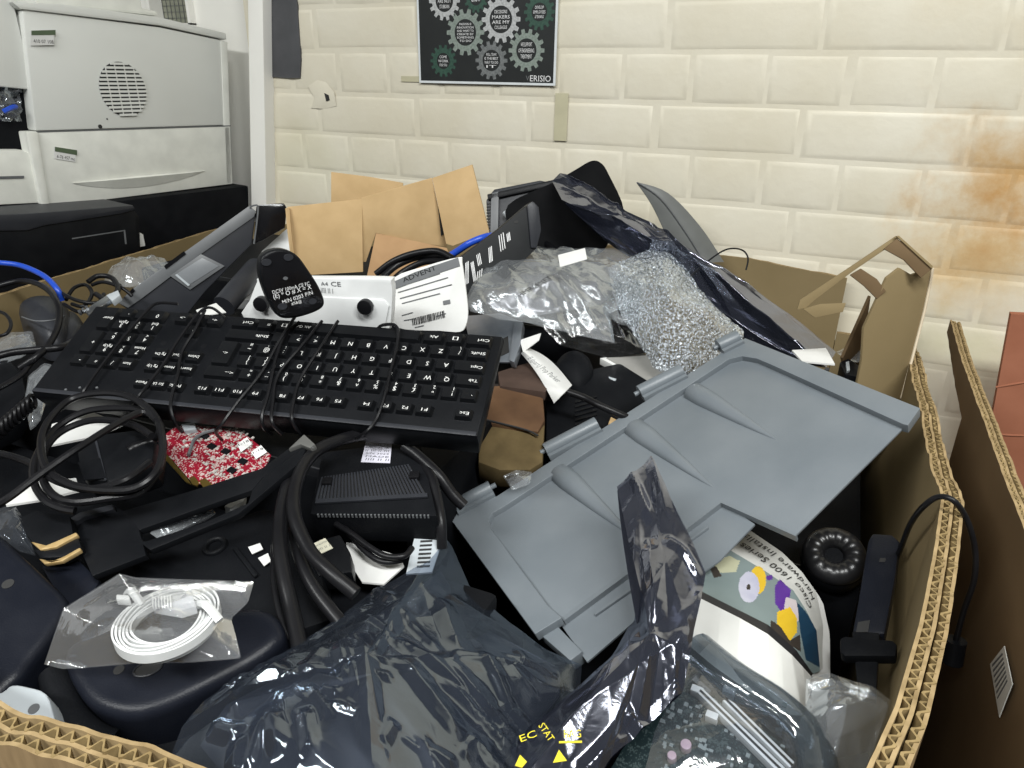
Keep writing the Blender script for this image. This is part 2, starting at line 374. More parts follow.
# chipped paint next to the dark panel
q = WF.pts([(309, 86), (318, 80), (326, 82), (335, 92), (337, 106), (325, 109), (312, 108), (315, 98)])
obj('paint_chip', MB().add([(p[0], -.0030 + .0012 * ((i * 7) % 3), p[1]) for i, p in enumerate(q)] + [(WF.uv(323, 96)[0], -.0062, WF.uv(323, 96)[1])], [(8, (i + 1) % 8, i) for i in range(8)]), WALL, wall, world=True)
q = WF.pts([(326, 93), (330, 95), (331, 100), (328, 101)])
obj('chip_hole', MB().add([(p[0], -.0058, p[1]) for p in q] + [(p[0], -.001, p[1]) for p in q], [(0, 1, 2, 3), (0, 4, 5, 1), (1, 5, 6, 2), (2, 6, 7, 3), (3, 7, 4, 0)]), INK, wall, world=True)
FLO = mat('concrete_floor', (.16, .155, .15), .8, nscale=4, bump=.2, bscale=60)
setp(obj('floor', MB().box(-3.2, 2.2, -3.2, .2, -.05, 0), FLO), 'grey concrete floor under the boxes', None, None, 'structure')
CEI = mat('ceiling_paint', (.42, .42, .42), .8)
setp(obj('ceiling', MB().box(-3.2, 2.2, -3.2, .2, 2.70, 2.75), CEI), 'off-white ceiling', None, None, 'structure')
GLOSSW = mat('white_gloss_paint', (.80, .79, .74), .35, col2=(.84, .83, .78), nscale=6)
SLATE = mat('slate_grey_board', (.045, .046, .05), .45, col2=(.09, .092, .10), nscale=9)
tr = thing('trim_1', 'white painted door frame upright at the end of the brick wall', None, loc=(-1.10, -.01, 0), kind='structure')
jq = WF.pts([(257, -60), (272, -60), (275.5, 225), (260.5, 225)]); obj('jamb', MB().add([(p[0], y, p[1]) for y in (-.028, .12) for p in jq], [(0, 1, 2, 3), (7, 6, 5, 4), (0, 4, 5, 1), (1, 5, 6, 2), (2, 6, 7, 3), (3, 7, 4, 0)]), GLOSSW, tr, world=True, bevel=.003)
jq = WF.pts([(250, -60), (258, -60), (261.5, 225), (253, 225)]); obj('stop_bead', MB().add([(p[0], y, p[1]) for y in (.0, .12) for p in jq], [(0, 1, 2, 3), (7, 6, 5, 4), (0, 4, 5, 1), (1, 5, 6, 2), (2, 6, 7, 3), (3, 7, 4, 0)]), GLOSSW, tr, world=True, bevel=.003)
dr = thing('door_1', 'white painted door with wired glass pane behind the white printer', None, loc=(-1.6, .07, 0), kind='structure')
DF = Fr((0, .05, 0), (1, 0, 0), (0, 0, 1))
(u0, v0), (u1, v1) = DF.uv(158, 24), DF.uv(193, 20)
obj('door_leaf', MB().box(-2.4, u0 - .0, .05, .09, 0, 2.2).box(u1, -1.08, .05, .09, 0, 2.2).box(u0, u1, .05, .09, 0, min(v0, v1)), GLOSSW, dr, world=True)
GLS = mat('wired_glass', (.20, .21, .16), .12, col2=(.30, .30, .24), nscale=12)
pn = obj('pane', MB().box(u0, u1, .07, .076, min(v0, v1), 1.9), GLS, dr, world=True)
wb = MB()
for k in range(9): wb.box(u0, u1, .0685, .0695, min(v0, v1) + .012 * k, min(v0, v1) + .012 * k + .0008)
n_ = int((u1 - u0) / .012)
for k in range(n_ + 1): wb.box(u0 + .012 * k, u0 + .012 * k + .0008, .0685, .0695, min(v0, v1), min(v0, v1) + .2)
obj('wire_mesh', wb, MGR, pn, world=True)
obj('glazing_bead', MB().box(u0 - .008, u0, .035, .05, v1 - .01, 1.9).box(u1, u1 + .008, .035, .05, v1 - .01, 1.9).box(u0 - .008, u1 + .008, .035, .05, min(v0, v1) - .008, min(v0, v1)), GLOSSW, dr, world=True)
setp(obj('wall_left', MB().box(-3.25, -3.2, -3.2, .2, 0, 2.7), CEI), 'plain side wall', None, None, 'structure')
# dark board on the wall by the door frame
a = WF.pts([(273, -40), (273, 77), (287, 78), (301, 78), (302, 60), (300, 30), (298, 0), (297, -40)])
bp_ = setp(obj('dark_board', MB().add([(p[0], -.004 - .004 * 0, p[1]) for p in a] + [(p[0], .002, p[1]) for p in a], [tuple(range(len(a)))] + [(i, len(a) + i, len(a) + (i + 1) % len(a), (i + 1) % len(a)) for i in range(len(a))]), SLATE), 'dark grey board strip on the brick wall beside the door frame', 'board')
# ------------------------------------------------------------------ poster
pq = [WF.uv(421, 82), WF.uv(556.5, 86.5)]
PX0, PX1, PZ0 = pq[0][0], pq[1][0], (pq[0][1] + pq[1][1]) / 2
PF = Fr((0, -.0062, 0), (1, 0, 0), (0, 0, 1))
po = thing('poster', 'black poster with grey and green gear wheels on the cream brick wall', 'poster', Fr(((PX0 + PX1) / 2, -.0062, PZ0), (1, 0, 0), (0, 0, 1)))
BLKP = mat('poster_black', (.012, .014, .014), .4); MARG = mat('poster_margin', (.62, .65, .66), .45)
PT = PZ0 + .40
obj('sheet', MB().box(PX0, PX1, -.0062, -.0050, PZ0, PT), MARG, po, world=True)
obj('print', MB().box(PX0 + .004, PX1 - .004, -.0066, -.0061, PZ0 + .004, PT - .004), BLKP, po, world=True)
def gear(px, py, rpx, col, hole, words, nt_=14, wcol=None):
    (u, v) = PF.uv(px, py); r = abs(PF.uv(px + rpx, py)[0] - PF.uv(px - rpx, py)[0]) / 2; mb = MB(); out = []; inn = []
    for k in range(nt_):
        for q, rr in ((-.30, .80), (-.20, 1), (.20, 1), (.30, .80)):
            t = 2 * math.pi * (k + q) / nt_; out.append((u + r * rr * math.cos(t), v + r * rr * math.sin(t))); inn.append((u + r * hole * math.cos(t), v + r * hole * math.sin(t)))
    n = len(out); mb.add([(x, -.0069, y) for x, y in out] + [(x, -.0069, y) for x, y in inn], [(i, (i + 1) % n, n + (i + 1) % n, n + i) for i in range(n)])
    g = obj('gear', mb, col, po, world=True)
    t = MB(); H = r * hole * 1.5 / max(1, len(words))
    for i, w_ in enumerate(words):
        tm = text_mb(w_, H * .95, r * hole * 1.55 * (.72 if i in (0, len(words) - 1) and len(words) > 2 else 1)); yy = v + (len(words) / 2 - .5 - i) * H
        t = join(t, MB().add([(u + p.x, -.0070, yy + p.y) for p in tm.v], tm.f))
    if words: obj('lettering', t, wcol or WINK, g, world=True)
GS = mat('gear_silver', (.34, .35, .35), .5, col2=(.5, .51, .51), nscale=300); GG = mat('gear_grey_green', (.17, .21, .18), .5, col2=(.25, .29, .26), nscale=300)
GD = mat('gear_dark_green', (.018, .055, .038), .5, col2=(.03, .08, .055), nscale=300); GM = mat('gear_dark_grey', (.11, .12, .12), .5, col2=(.18, .19, .19), nscale=300)
gear(444.5, 1, 15.5, GS, .56, ['WE', 'ARE NOT', 'STUBBORN'])
gear(465.5, 32.5, 18.8, GG, .57, ['PASSION IS', 'INNOVATION', 'AND WHAT TO', 'CREATE BY', 'SOMETHING', 'TO DO'])
gear(501, 19.5, 19.4, GS, .58, ['DECISIONS', 'MAKERS', 'ARE MY', 'COLLEAGUE'])
gear(539.5, 12, 15.5, GD, .5, ['DEVELOP', 'EMPLOYEES', '& TRAINING'])
gear(526.5, 50.5, 18, GG, .56, ['WE SUPPORT', 'OF ENGINEERING', 'TREATMENT'])
gear(491.5, 60.5, 16, GM, .55, ['FULL TEAM', 'IS THE BEST', 'WAY TO DO', 'IT'])
gear(443.5, 61, 13, GD, .5, ['COME', 'WORK', 'FOR YOU'])
gear(476, -2, 12, GD, .5, ['GROW'])
t = tpx(PF, 'ERISIO', (530.3, 78.3), (551, 78.8)); obj('lettering', MB().add([(p.x, -.0072, p.y) for p in t.v], t.f), WINK, po, world=True)
t = tpx(PF, 'V', (526, 78), (529.6, 78.2)); obj('lettering', MB().add([(p.x, -.0072, p.y) for p in t.v], t.f), GM, po, world=True)
TAPE = mat('yellowed_tape', (.48, .45, .31), .4)
for i, (a, b) in enumerate((((402, 76), (421, 82)), ((556, 93), (567, 141)))):
    p0 = WF.uv(*a); p1 = WF.uv(*b)
    setp(obj('tape_strip', MB().box(min(p0[0], p1[0]), max(p0[0], p1[0]), -.0032, -.0026, min(p0[1], p1[1]), max(p0[1], p1[1])), TAPE), ('short yellowed tape strip left of the gear poster', 'upright yellowed tape strip under the poster right corner')[i], 'tape', 'old tape marks on the wall')

# ------------------------------------------------------------------ corrugated boxes
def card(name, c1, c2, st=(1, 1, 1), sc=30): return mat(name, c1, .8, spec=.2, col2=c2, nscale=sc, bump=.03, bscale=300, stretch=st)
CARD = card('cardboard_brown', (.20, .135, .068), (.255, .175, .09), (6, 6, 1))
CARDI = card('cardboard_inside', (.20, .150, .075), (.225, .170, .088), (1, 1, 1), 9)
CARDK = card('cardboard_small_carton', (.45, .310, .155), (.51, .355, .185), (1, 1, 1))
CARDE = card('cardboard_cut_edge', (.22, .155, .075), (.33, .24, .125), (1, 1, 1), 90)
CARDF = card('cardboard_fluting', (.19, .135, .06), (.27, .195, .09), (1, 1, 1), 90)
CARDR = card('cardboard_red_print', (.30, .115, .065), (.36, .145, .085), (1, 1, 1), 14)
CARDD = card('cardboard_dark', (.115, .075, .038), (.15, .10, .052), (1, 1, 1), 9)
def lin(P, step):
    out = []
    for a, b in zip(P[:-1], P[1:]):
        n = max(1, int((b - a).length / step))
        out += [a.lerp(b, i / n) for i in range(n)]
    return out + [P[-1]]
def corr(parent, name, path, side, T=.017, depth=.95, pitch=.0088, mats=(CARD, CARDI, CARDE, CARDF), rough=.002, seed=1, fl_depth=.05, lab=None, dfun=None):
    """double-wall corrugated panel hanging from a rim path; side=+1: thickness lies to the left of the path direction"""
    P = lin([Vector(p) for p in path], pitch / 6); n = len(P); N = []
    for i in range(n):
        d = P[min(n - 1, i + 3)] - P[max(0, i - 3)]; d.z = 0; d.normalize(); N.append(Vector((-d.y, d.x, 0)) * side)
    rnd = random.Random(seed); zz = [rough * (mnoise.noise(Vector((i * .022, seed * 3.1, 0))) * 1.2 + mnoise.noise(Vector((i * .11, seed * 5.7, 3))) * .6) for i in range(n)]
    tot = 0; S_ = [0]
    for i in range(1, n): S_.append(S_[-1] + (P[i] - P[i - 1]).length)
    lin_t = .0022
    mb = MB()
    for k, off in enumerate((0, T / 2 - lin_t / 2, T - lin_t)):
        zo = (0, -.0015, -.001)[k]; dp = depth if k != 1 else fl_depth
        r0 = []; r1 = []; r2 = []; r3 = []
        for i in range(0, n, 3):
            z = zz[i] + zo + rough * .8 * mnoise.noise(Vector((i * .07, k * 7.7, seed)))
            a = P[i] + N[i] * off + Vector((0, 0, z)); b = P[i] + N[i] * (off + lin_t) + Vector((0, 0, z))
            d_ = min(dp, dfun(P[i])) if dfun else dp; r0.append(a - Vector((0, 0, d_))); r1.append(a); r2.append(b); r3.append(b - Vector((0, 0, d_)))
        mb.grid([r0, r1], 1 if k == 0 else 2); mb.grid([r1, r2], 2); mb.grid([r2, r3], 0 if k == 2 else 2)
    pa = obj(name, mb, [mats[0], mats[1], mats[2]], parent, world=True, label=lab)
    fl = MB()
    for k in range(2):
        c = T / 2 * (k + .5); amp = T / 4 - .0018; top = []; bot = []
        for i in range(n):
            a = P[i] + N[i] * (c + amp * math.sin(2 * math.pi * S_[i] / pitch + k * 2)) + Vector((0, 0, zz[i] - .0012 + .0012 * mnoise.noise(Vector((i * .2, k, seed)))))
            top.append(a); bot.append(a - Vector((0, 0, min(fl_depth, dfun(P[i])) if dfun else fl_depth)))
        fl.grid([bot, top])
        # paper thickness of the flute at the cut
        t2 = [p + N[i] * .0017 for i, p in enumerate(top)]; fl.grid([top, t2]); fl.grid([t2, [p + (bot[i] - top[i]) for i, p in enumerate(t2)]])
    fo = obj('fluting', fl, mats[3], pa, world=True, sharp=180)
    return pa
bx = thing('pallet_box', 'huge brown corrugated box heaped with electronic scrap', 'box', loc=(-.5, -.55, 0))
Zr = 1.0
corr(bx, 'side_panel', [(0.106, -.045, .985), (.108, -.25, .995), (.109, -.36, 1.0), (.112, -.60, 1.0), (.114, -.66, 1.004), (.104, -.735, .998), (.090, -.82, 1.0), (.073, -.90, 1.0), (.053, -.965, .995), (.026, -1.02, .99), (.0, -1.055, .985)], 1, seed=4, rough=.004, T=.0155)
corr(bx, 'side_panel', [(-1.03, -1.085, 1.0), (-.75, -1.092, 1.0), (-.42, -1.092, 1.0), (-.328, -1.088, 1.001), (-.27, -1.076, .998), (-.20, -1.066, .99), (-.10, -1.064, .985), (.01, -1.064, .985)], -1, seed=5, rough=.004, T=.018)
corr(bx, 'side_panel', [(-1.16, -.03, 1.0), (-1.150, -.16, 1.0), (-1.105, -.42, 1.0), (-1.069, -.62, 1.0), (-1.03, -1.0, 1.0), (-1.03, -1.11, 1.0)], -1, seed=6, rough=.0015, T=.010, pitch=.012)
corr(bx, 'side_panel', [(-1.16, -.035, 1.0), (-.6, -.03, 1.02), (-.25, -.03, 1.035), (-.11, -.03, 1.033), (.035, -.03, 1.018)], 1, seed=7, rough=.0015, T=.010, pitch=.012)
corr(bx, 'side_panel', [(.036, -.03, .93), (.112, -.03, .93)], 1, seed=8, rough=.001, T=.010, pitch=.012, depth=.88)
obj('base_sheet', MB().box(-1.03, .10, -1.07, -.05, .06, .075), CARDI, bx, world=True)
# second box on the right
b2 = thing('pallet_box', 'brown corrugated box at the right edge beside the heaped box', 'box', loc=(.6, -.5, 0))
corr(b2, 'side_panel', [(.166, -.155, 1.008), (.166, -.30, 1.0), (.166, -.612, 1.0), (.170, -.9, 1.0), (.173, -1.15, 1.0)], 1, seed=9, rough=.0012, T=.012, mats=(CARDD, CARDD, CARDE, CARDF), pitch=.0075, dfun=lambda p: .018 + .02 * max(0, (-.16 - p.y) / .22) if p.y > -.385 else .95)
RF = Fr((0, -.115, 0), (1, 0, 0), (0, 0, 1))
q = RF.pts([(1011, 314), (1050, 316), (1120, 330), (1120, 620), (960, 560), (975, 490), (988, 440)])
fl_ = plate('back_flap', RF, q, .012, CARDR, b2, px=False)
fl_.matrix_local = WM[b2.name].inverted() @ RF.M
for a, b in (((986, 386), (1040, 380)), ((983, 432), (1040, 436))):
    pa = RF.uv(*a); pb = RF.uv(*b)
    obj('crease', MB().tube([RF.w(pa[0] + .012, pa[1], -.0008), RF.w((pa[0] + pb[0]) / 2, (pa[1] + pb[1]) / 2 - .002, .0), RF.w(pb[0], pb[1], -.0008)], .0016, 8, 4), CARDR, b2, world=True)
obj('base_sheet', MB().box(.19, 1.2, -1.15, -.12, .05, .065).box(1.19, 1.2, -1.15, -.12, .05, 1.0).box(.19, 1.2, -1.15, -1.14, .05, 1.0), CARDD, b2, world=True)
XF = Fr((.1650, 0, 1.0), (0, 1, 0), (0, 0, 1))
SF = Fr(XF.w(*XF.uv(1001, 682)), (0, 1, 0), (0, 0, 1))
sf = thing('paper_sticker', 'small grey printed paper sticker on the brown box at the right', 'sticker', SF)
plate('label_sheet', SF, [(990, 664), (1004, 646), (1012, 684), (999, 717)], .0006, mat('sticker_paper', (.5, .5, .47), .6), sf, h=.0008)
t = MB()
for k in range(7):
    f_ = k / 7
    t.prism(SF.pts([(993.5 + f_ * 6, 668 + f_ * 38 - 3), (1004 + f_ * 5.5, 655 + f_ * 31 - 2), (1004.3 + f_ * 5.5, 657 + f_ * 31 - 2), (993.8 + f_ * 6, 670 + f_ * 38 - 3)]), .0008, .001)
obj('printed_lines', t, MGR, sf)

# ================================================================== large things in the heap
# ------------------------------------------------------------------ white printer on the black machines
VF = Fr((-1.263, -.408, 1.08), (.083, .37, 0), (0, 0, 1))
CREAM = mat('printer_off_white', (.60, .61, .575), .45, col2=(.64, .65, .615), nscale=5, bump=.1, bscale=700)
CREAM2 = mat('printer_off_white_tray', (.62, .625, .575), .42)
pr = thing('laser_printer', 'off-white laser printer with round side vent above the box', 'printer', VF)
up = plate('upper_body', VF, [(22, 9), (160, 27), (226, 41), (230.5, 125), (35.5, 131)], .38, CREAM, pr, bevel=.004)
plate('top_cover', VF, [(12, 2), (60, 4), (159, 17), (226, 33), (227, 40), (160, 25.5), (20, 9)], .395, CREAM, pr, h=.004, bevel=.003)
plate('side_edge_strip', VF, [(221, 41), (227.5, 42), (232, 184), (226.5, 184)], .38, CREAM2, pr, h=.002, bevel=.0015)
tray = plate('paper_drawer', VF, [(26.5, 132), (230, 126), (233, 184), (48, 207), (40.5, 205)], .385, CREAM2, pr, h=.002, bevel=.003)
plate('corner_fillet', VF, [(26.5, 132), (38, 131.5), (50, 206), (42, 206)], .01, CREAM2, pr, h=.006, bevel=.003)
# drawer grip: raised lip facing down, shaped to shade like a finger hollow
g = MB(); top_ = []; bot_ = []
for i in range(21):
    t = i / 20; x = 72 + 132 * t; y = 183 - 12 * t; top_.append(VF.w(*VF.uv(x, y), .004 + .007 * math.sin(math.pi * t))); bot_.append(VF.w(*VF.uv(x, y + 10 * math.sin(math.pi * t) ** .8), .003))
g.grid([top_, bot_]); b3 = [VF.w(*VF.uv(72 + 132 * i / 20, 183 - 12 * i / 20 - 1.2 * math.sin(math.pi * i / 20)), .0022) for i in range(21)]; g.grid([b3, top_])
obj('drawer_grip', g, CREAM2, tray, world=True)
# vent: dark disc behind slats
cx, cy = VF.uv(123, 89.5); rx = abs(VF.uv(146, 89)[0] - VF.uv(100, 89)[0]) / 2; ry = abs(VF.uv(123, 62)[1] - VF.uv(123, 117)[1]) / 2
ell = [(cx + rx * math.cos(2 * math.pi * k / 40), cy + ry * math.sin(2 * math.pi * k / 40)) for k in range(40)]
vn = obj('vent', MB().prism(ell, .0002, .0012), INK, pr)
for k in range(14):
    y = cy - ry + 2 * ry * (k + .5) / 14; hw = rx * math.sqrt(max(0, 1 - ((y - cy) / ry) ** 2))
    obj('slat', MB().box(cx - hw, cx + hw, y - ry * .042, y + ry * .042, .001, .0035), CREAM, vn)
vb = MB()
for k in range(1, 5):
    x = cx - rx + 2 * rx * k / 5; hh = ry * math.sqrt(1 - ((x - cx) / rx) ** 2); vb.box(x - .0008, x + .0008, cy - hh, cy + hh, .001, .003)
obj('vent_bars', vb, CREAM, vn)
sc_ = MB()
for a, r_ in (((100, 126.5), .0035), ((107, 119), .0014)):
    u, v = VF.uv(*a); sc_.prism([(u + r_ * math.cos(.4 * k), v + r_ * math.sin(.4 * k)) for k in range(16)], .0002, .0008)
obj('screw_hole', sc_, INK, pr)
sm = MB().prism(VF.pts([(36, 131.2), (230, 125.2), (230, 126.2), (36, 132.4)]), 0, .0024); obj('seam', sm, MGR, pr)
GRN = mat('sticker_green', (.07, .10, .055), .5)
for i, (a, b, rot) in enumerate((((30.5, 30), (54.5, 45), 0), ((54, 146), (76, 162), 4))):
    stk = plate('asset_sticker', VF, [(a[0], a[1] + .6), (b[0], a[1] + rot), (b[0] - .5, b[1]), (a[0], b[1] - rot + .5)], .0005, PAP, pr, h=.0034)
    obj('green_band', MB().prism(VF.pts([(a[0], a[1] + .6), (b[0], a[1] + rot), (b[0], a[1] + rot + 5), (a[0], a[1] + 5.2)]), .0034, .0038), GRN, stk)
    t = tpx(VF, ('410 07 108', '6-76 457 mc')[i], (a[0] + 2, b[1] - 4 - rot * .5), (b[0] - 2, b[1] - 3), 3.4, .0037); obj('handwriting', t, INK, stk)
# printer front on the left: open slot, output tray
plate('front_panel', VF, [(-30, -10), (13, -2), (34, 90), (-30, 84)], .3, CREAM, pr, h=-.012, bevel=.004)
plate('front_slot', VF, [(-60, 80), (34, 90), (36, 150), (-60, 150)], .3, BLK2, pr, h=-.03)
FT = Fr(VF.w(-.02, 0, 0) + Vector((0, -.02, 0)), (.083, .37, 0), (0, 0, 1))
mp = plate('multi_purpose_tray', VF, [(-60, 150), (22, 150), (31, 154), (40, 203), (-60, 208)], .34, CREAM2, pr, h=-.005, bevel=.003)
obj('tray_seam', MB().prism(VF.pts([(-60, 178), (25, 176), (25, 178.5), (-60, 181)]), -.006, -.0035), MGR, mp)
bg = setp(obj('crumpled_film', MB().add([VF.w(*VF.uv(x, y), -.022 + .02 * mnoise.noise(Vector((x * .15, y * .15, 2)))) for y in range(86, 124, 3) for x in range(-12, 30, 3)], [(r * 14 + c, r * 14 + c + 1, (r + 1) * 14 + c + 1, (r + 1) * 14 + c) for r in range(12) for c in range(13)]), CLEAR2), 'crumpled clear film stuffed in the white printer slot', 'plastic film')
setp(obj('blue_tag', MB().tube([VF.w(*VF.uv(6, 112), -.01), VF.w(*VF.uv(13, 108), -.006), VF.w(*VF.uv(19, 107), -.012)], .004, 6, 3), BLUE), 'small blue scrap in the white printer slot', 'scrap')
# light case on top of the printer
plate('rear_hood', VF, [(30, -30), (140, -30), (142, 8), (157, 11), (158, 16), (36, 4)], .25, CREAM2, pr, h=-.05, bevel=.004)
# black machines under the printer
bm_ = thing('office_machine', 'long black office machine right under the white printer', 'printer', Fr((-1.20, -.25, .6), (0, 1, 0), (0, 0, 1)))
K1 = Fr((-1.185, -.25, .6), (.083, .37, 0), (0, 0, 1))
q = [(a, min(b, .476)) for a, b in K1.pts([(118, 200), (252, 183), (254, 262), (118, 300)])]
obj('casing', MB().prism([K1.w(a, b) [:2] and (a, b) for a, b in q], -.5, -.012), BLK2, bm_, bevel=.006).matrix_local = WM[bm_.name].inverted() @ K1.M
K2 = Fr((-1.172, -.45, .6), (.083, .37, 0), (0, 0, 1))
bp2 = thing('inkjet_printer', 'black inkjet printer with chamfered lid behind the box rim', 'printer', K2)
plate('body', K2, [(-80, 232), (28, 229), (45, 224), (122, 212), (134, 209), (140, 216), (142, 262), (-80, 330)], .45, BLK, bp2, bevel=.006)
plate('scanner_lid', K2, [(-80, 217), (20, 214), (60, 211), (134, 205), (136, 210), (122, 214), (45, 226), (28, 231), (-80, 233)], .46, DGR, bp2, h=.003, bevel=.005)
fp = obj('tray_outline', MB().prism(K2.pts([(72, 238), (124, 230), (124, 231), (72, 239.2)]), 0, .001).prism(K2.pts([(123.5, 230), (125, 230), (126.5, 244), (125, 244)]), 0, .001), MGR, bp2)
pb = setp(obj('white_plug', MB().prism([(0, 0), (.028, 0), (.028, .022), (.02, .028), (.006, .028), (0, .022)], 0, .02), WHT, bevel=.002), 'small white plastic piece standing behind the left box rim', 'plastic piece')
pb.matrix_world = Fr(PZ(143, 240, 1.01) + Vector((-.03, 0, 0)), (.083, .37, 0), (0, 0, 1)).M

# ------------------------------------------------------------------ black keyboard (turned round: Esc corner nearest)
KB = Fr((-.4783, -.7398, 1.0377), (-.9761, -.2171, -.0078), (.1931, -.8506, -.489))
kb = thing('keyboard', 'black full-size keyboard lying upside down to the viewer, wound with its own cable', 'keyboard', KB)
KEYC = mat('black_key_plastic', (.0045, .005, .006), .34, spec=.3, bump=.05, bscale=900)
LEG = mat('key_legend_white', (.62, .62, .6), .6)
obj('body', MB().add([(-.2245, -.0605, -.006), (.2245, -.0605, -.006), (.2245, .060, -.006), (-.2245, .060, -.006), (-.2235, -.0595, 0), (.2235, -.0595, 0), (.2235, .0585, .003), (-.2235, .0585, .003), (-.222, -.058, -.016), (.222, -.058, -.016), (.222, .058, -.026), (-.222, .058, -.026)],
    [(4, 5, 6, 7), (0, 1, 5, 4), (1, 2, 6, 5), (2, 3, 7, 6), (3, 0, 4, 7), (8, 11, 10, 9), (8, 9, 1, 0), (9, 10, 2, 1), (10, 11, 3, 2), (11, 8, 0, 3)]), BLK, kb, bevel=.0015)
obj('edge_strip', MB().box(-.2225, .2225, .0545, .0590, .0026, .0040), DGR, kb, bevel=.0008)
kmesh = {}
U = .0182; RW = .0163
def key(x0, w, row, leg, hgt=1.0, rowv=None, sub=None, lw=None):
    v = rowv if rowv is not None else .0165 - RW * row
    ck = (round(w, 2), hgt)
    if ck not in kmesh:
        L = U * w - .0022; Hh = RW * hgt - .0020; b = rrect(-L / 2, L / 2, -Hh / 2, Hh / 2, .0012, 2); t_ = rrect(-L / 2 + .0018, L / 2 - .0018, -Hh / 2 + .0016, Hh / 2 - .0012, .0012, 2); n = len(b)
        mb = MB().add([(x, y, .0005) for x, y in b] + [(x, y, .0052) for x, y in t_], [tuple(range(n, 2 * n))] + [(i, (i + 1) % n, n + (i + 1) % n, n + i) for i in range(n)])
        kmesh[ck] = mesh_of('key', mb, KEYC, sharp=30)
    u = -.2165 + U * (x0 + w / 2)
    k = inst('key', kmesh[ck], kb, Matrix.Translation((u, v - RW * (hgt - 1) / 2, .0005 + .003 * max(0, v) / .06)))
    if leg.strip():
        n = len(leg); sz = .0068 if n == 1 else .0046
        tm = text_mb(leg, sz, None if n == 1 else min(U * w - .0065, .0028 * n))
        xf(tm, -(U * w / 2) + .0058 if n == 1 and w < 1.3 else (-.001 if w < 1.3 else -(U * w) / 2 + .0085), .0018 if n == 1 else 0.001, .0053)
        if sub: tm = join(tm, xf(text_mb(sub, .005), -(U * w / 2) + .0055, -.0035, .0053))
        o = obj('legend', tm, LEG, k)
def krow(x, row, items):
    for it in items:
        leg, w = (it, 1) if isinstance(it, str) else it[:2]
        if leg is not None: key(x, w, row, leg.split('|')[0], 1, None, leg.split('|')[1] if '|' in leg else None)
        x += w
v_f = .0365
key(.0, 1, 0, 'Esc', .82, v_f)
for g_, xs in enumerate((2, 6.5, 11)):
    for j in range(4): key(xs + j, 1, 0, 'F%d' % (g_ * 4 + j + 1), .82, v_f)
krow(0, 0, ['`', '!|1', '"|2', '£|3', '$|4', '%|5', '^|6', '&|7', '*|8', '(|9', ')|0', '_|-', '+|=', ('<--', 2)])
krow(0, 1, [('Tab', 1.5)] + list('QWERTYUIOP') + ['{|[', '}|]'])
krow(0, 2, [('Caps', 1.75)] + list('ASDFGHJKL') + [':|;', '@|\'', '~|#'])
key(13.75, 1.25, 1, '<-', 2)
krow(0, 3, [('Shift', 1.25), '||\\'.replace('||', '/|')] + list('ZXCVBNM') + ['<|,', '>|.', '?|/', ('Shift', 2.75)])
krow(0, 4, [('Ctrl', 1.5), ('[]', 1.1), ('Alt', 1.25), (' ', 6.2), ('Alt Gr', 1.2), ('[]', 1.1), ('=', 1.1), ('Ctrl', 1.55)])
nx = 15.55
for j, l in enumerate(('Prt Sc', 'Scr Lk', 'Pause')): key(nx + j, 1, 0, l, .82, v_f)
krow(nx, 0, ['Insert', 'Home', 'Pg Up']); krow(nx, 1, ['Delete', 'End', 'Pg Dn']); key(nx + 1, 1, 3, '^'); krow(nx, 4, ['<-', 'v', '->'])
nx = 19.1
krow(nx, 0, ['Num', '/', '*', '-']); krow(nx, 1, ['7|Home', '8|^', '9|PgUp']); krow(nx, 2, ['4|<', '5', '6|>']); krow(nx, 3, ['1|End', '2|v', '3|PgDn'])
key(nx, 2, 4, '0', 1); key(nx + 2, 1, 4, '.'); key(nx + 3, 1, 1, '+', 2); key(nx + 3, 1, 3, 'Enter', 2)
led = MB()
for px in ((68, 392), (82, 390), (99, 390)):
    u, v = KB.uv(*px); led.prism([(u + .0012 * math.cos(k * .8), v + .0012 * math.sin(k * .8)) for k in range(8)], .001, .0042)
obj('indicator_light', led, MGR, kb)
nb = MB()
for px in ((164, 344), (204, 347)):
    u, v = KB.uv(*px); nb.prism([(u + .003 * math.cos(k * .45), v + .003 * math.sin(k * .45)) for k in range(14)], -.001, .0012)
obj('screw_dimple', nb, KEYC, kb)
# the cable: strands laid across the keys, looping under the body
def kcab(pp): return [KB.w(*KB.uv(x, y, h), h) for x, y, h in pp]
cb = MB()
cb.tube(kcab([(306, 300, .012), (280, 340, .011), (262, 372, .009), (238, 402, .009), (222, 424, .006), (216, 432, -.006), (222, 440, -.03)]), .0016, 6, 6)
cb.tube(kcab([(299, 322, .004), (285, 335, .009), (276, 358, .010), (268, 395, .0085), (262, 415, .007), (264, 428, -.002), (272, 434, -.02)]), .0016, 6, 6)
cb.tube(kcab([(322, 321, .006), (300, 348, .0095), (278, 375, .009), (273, 402, .0085), (272, 422, .006), (282, 434, -.01)]), .0016, 6, 6)
cb.tube(kcab([(338, 321, .006), (322, 345, .010), (300, 380, .009), (293, 405, .0085), (292, 420, .006), (300, 434, -.010), (304, 440, -.03)]), .0016, 6, 6)
cb.tube(kcab([(376, 330, .0), (383, 325, .010), (396, 326, .012), (398, 340, .0095), (391, 370, .0085), (385, 395, .009), (377, 418, .0065), (366, 432, .004), (352, 440, -.016)]), .0016, 6, 6)
cb.tube(kcab([(178, 304, .006), (160, 303, .010), (150, 308, .011), (130, 330, .010), (110, 355, .0095), (95, 375, .009), (82, 394, .0065), (72, 402, -.01)]), .0016, 6, 6)
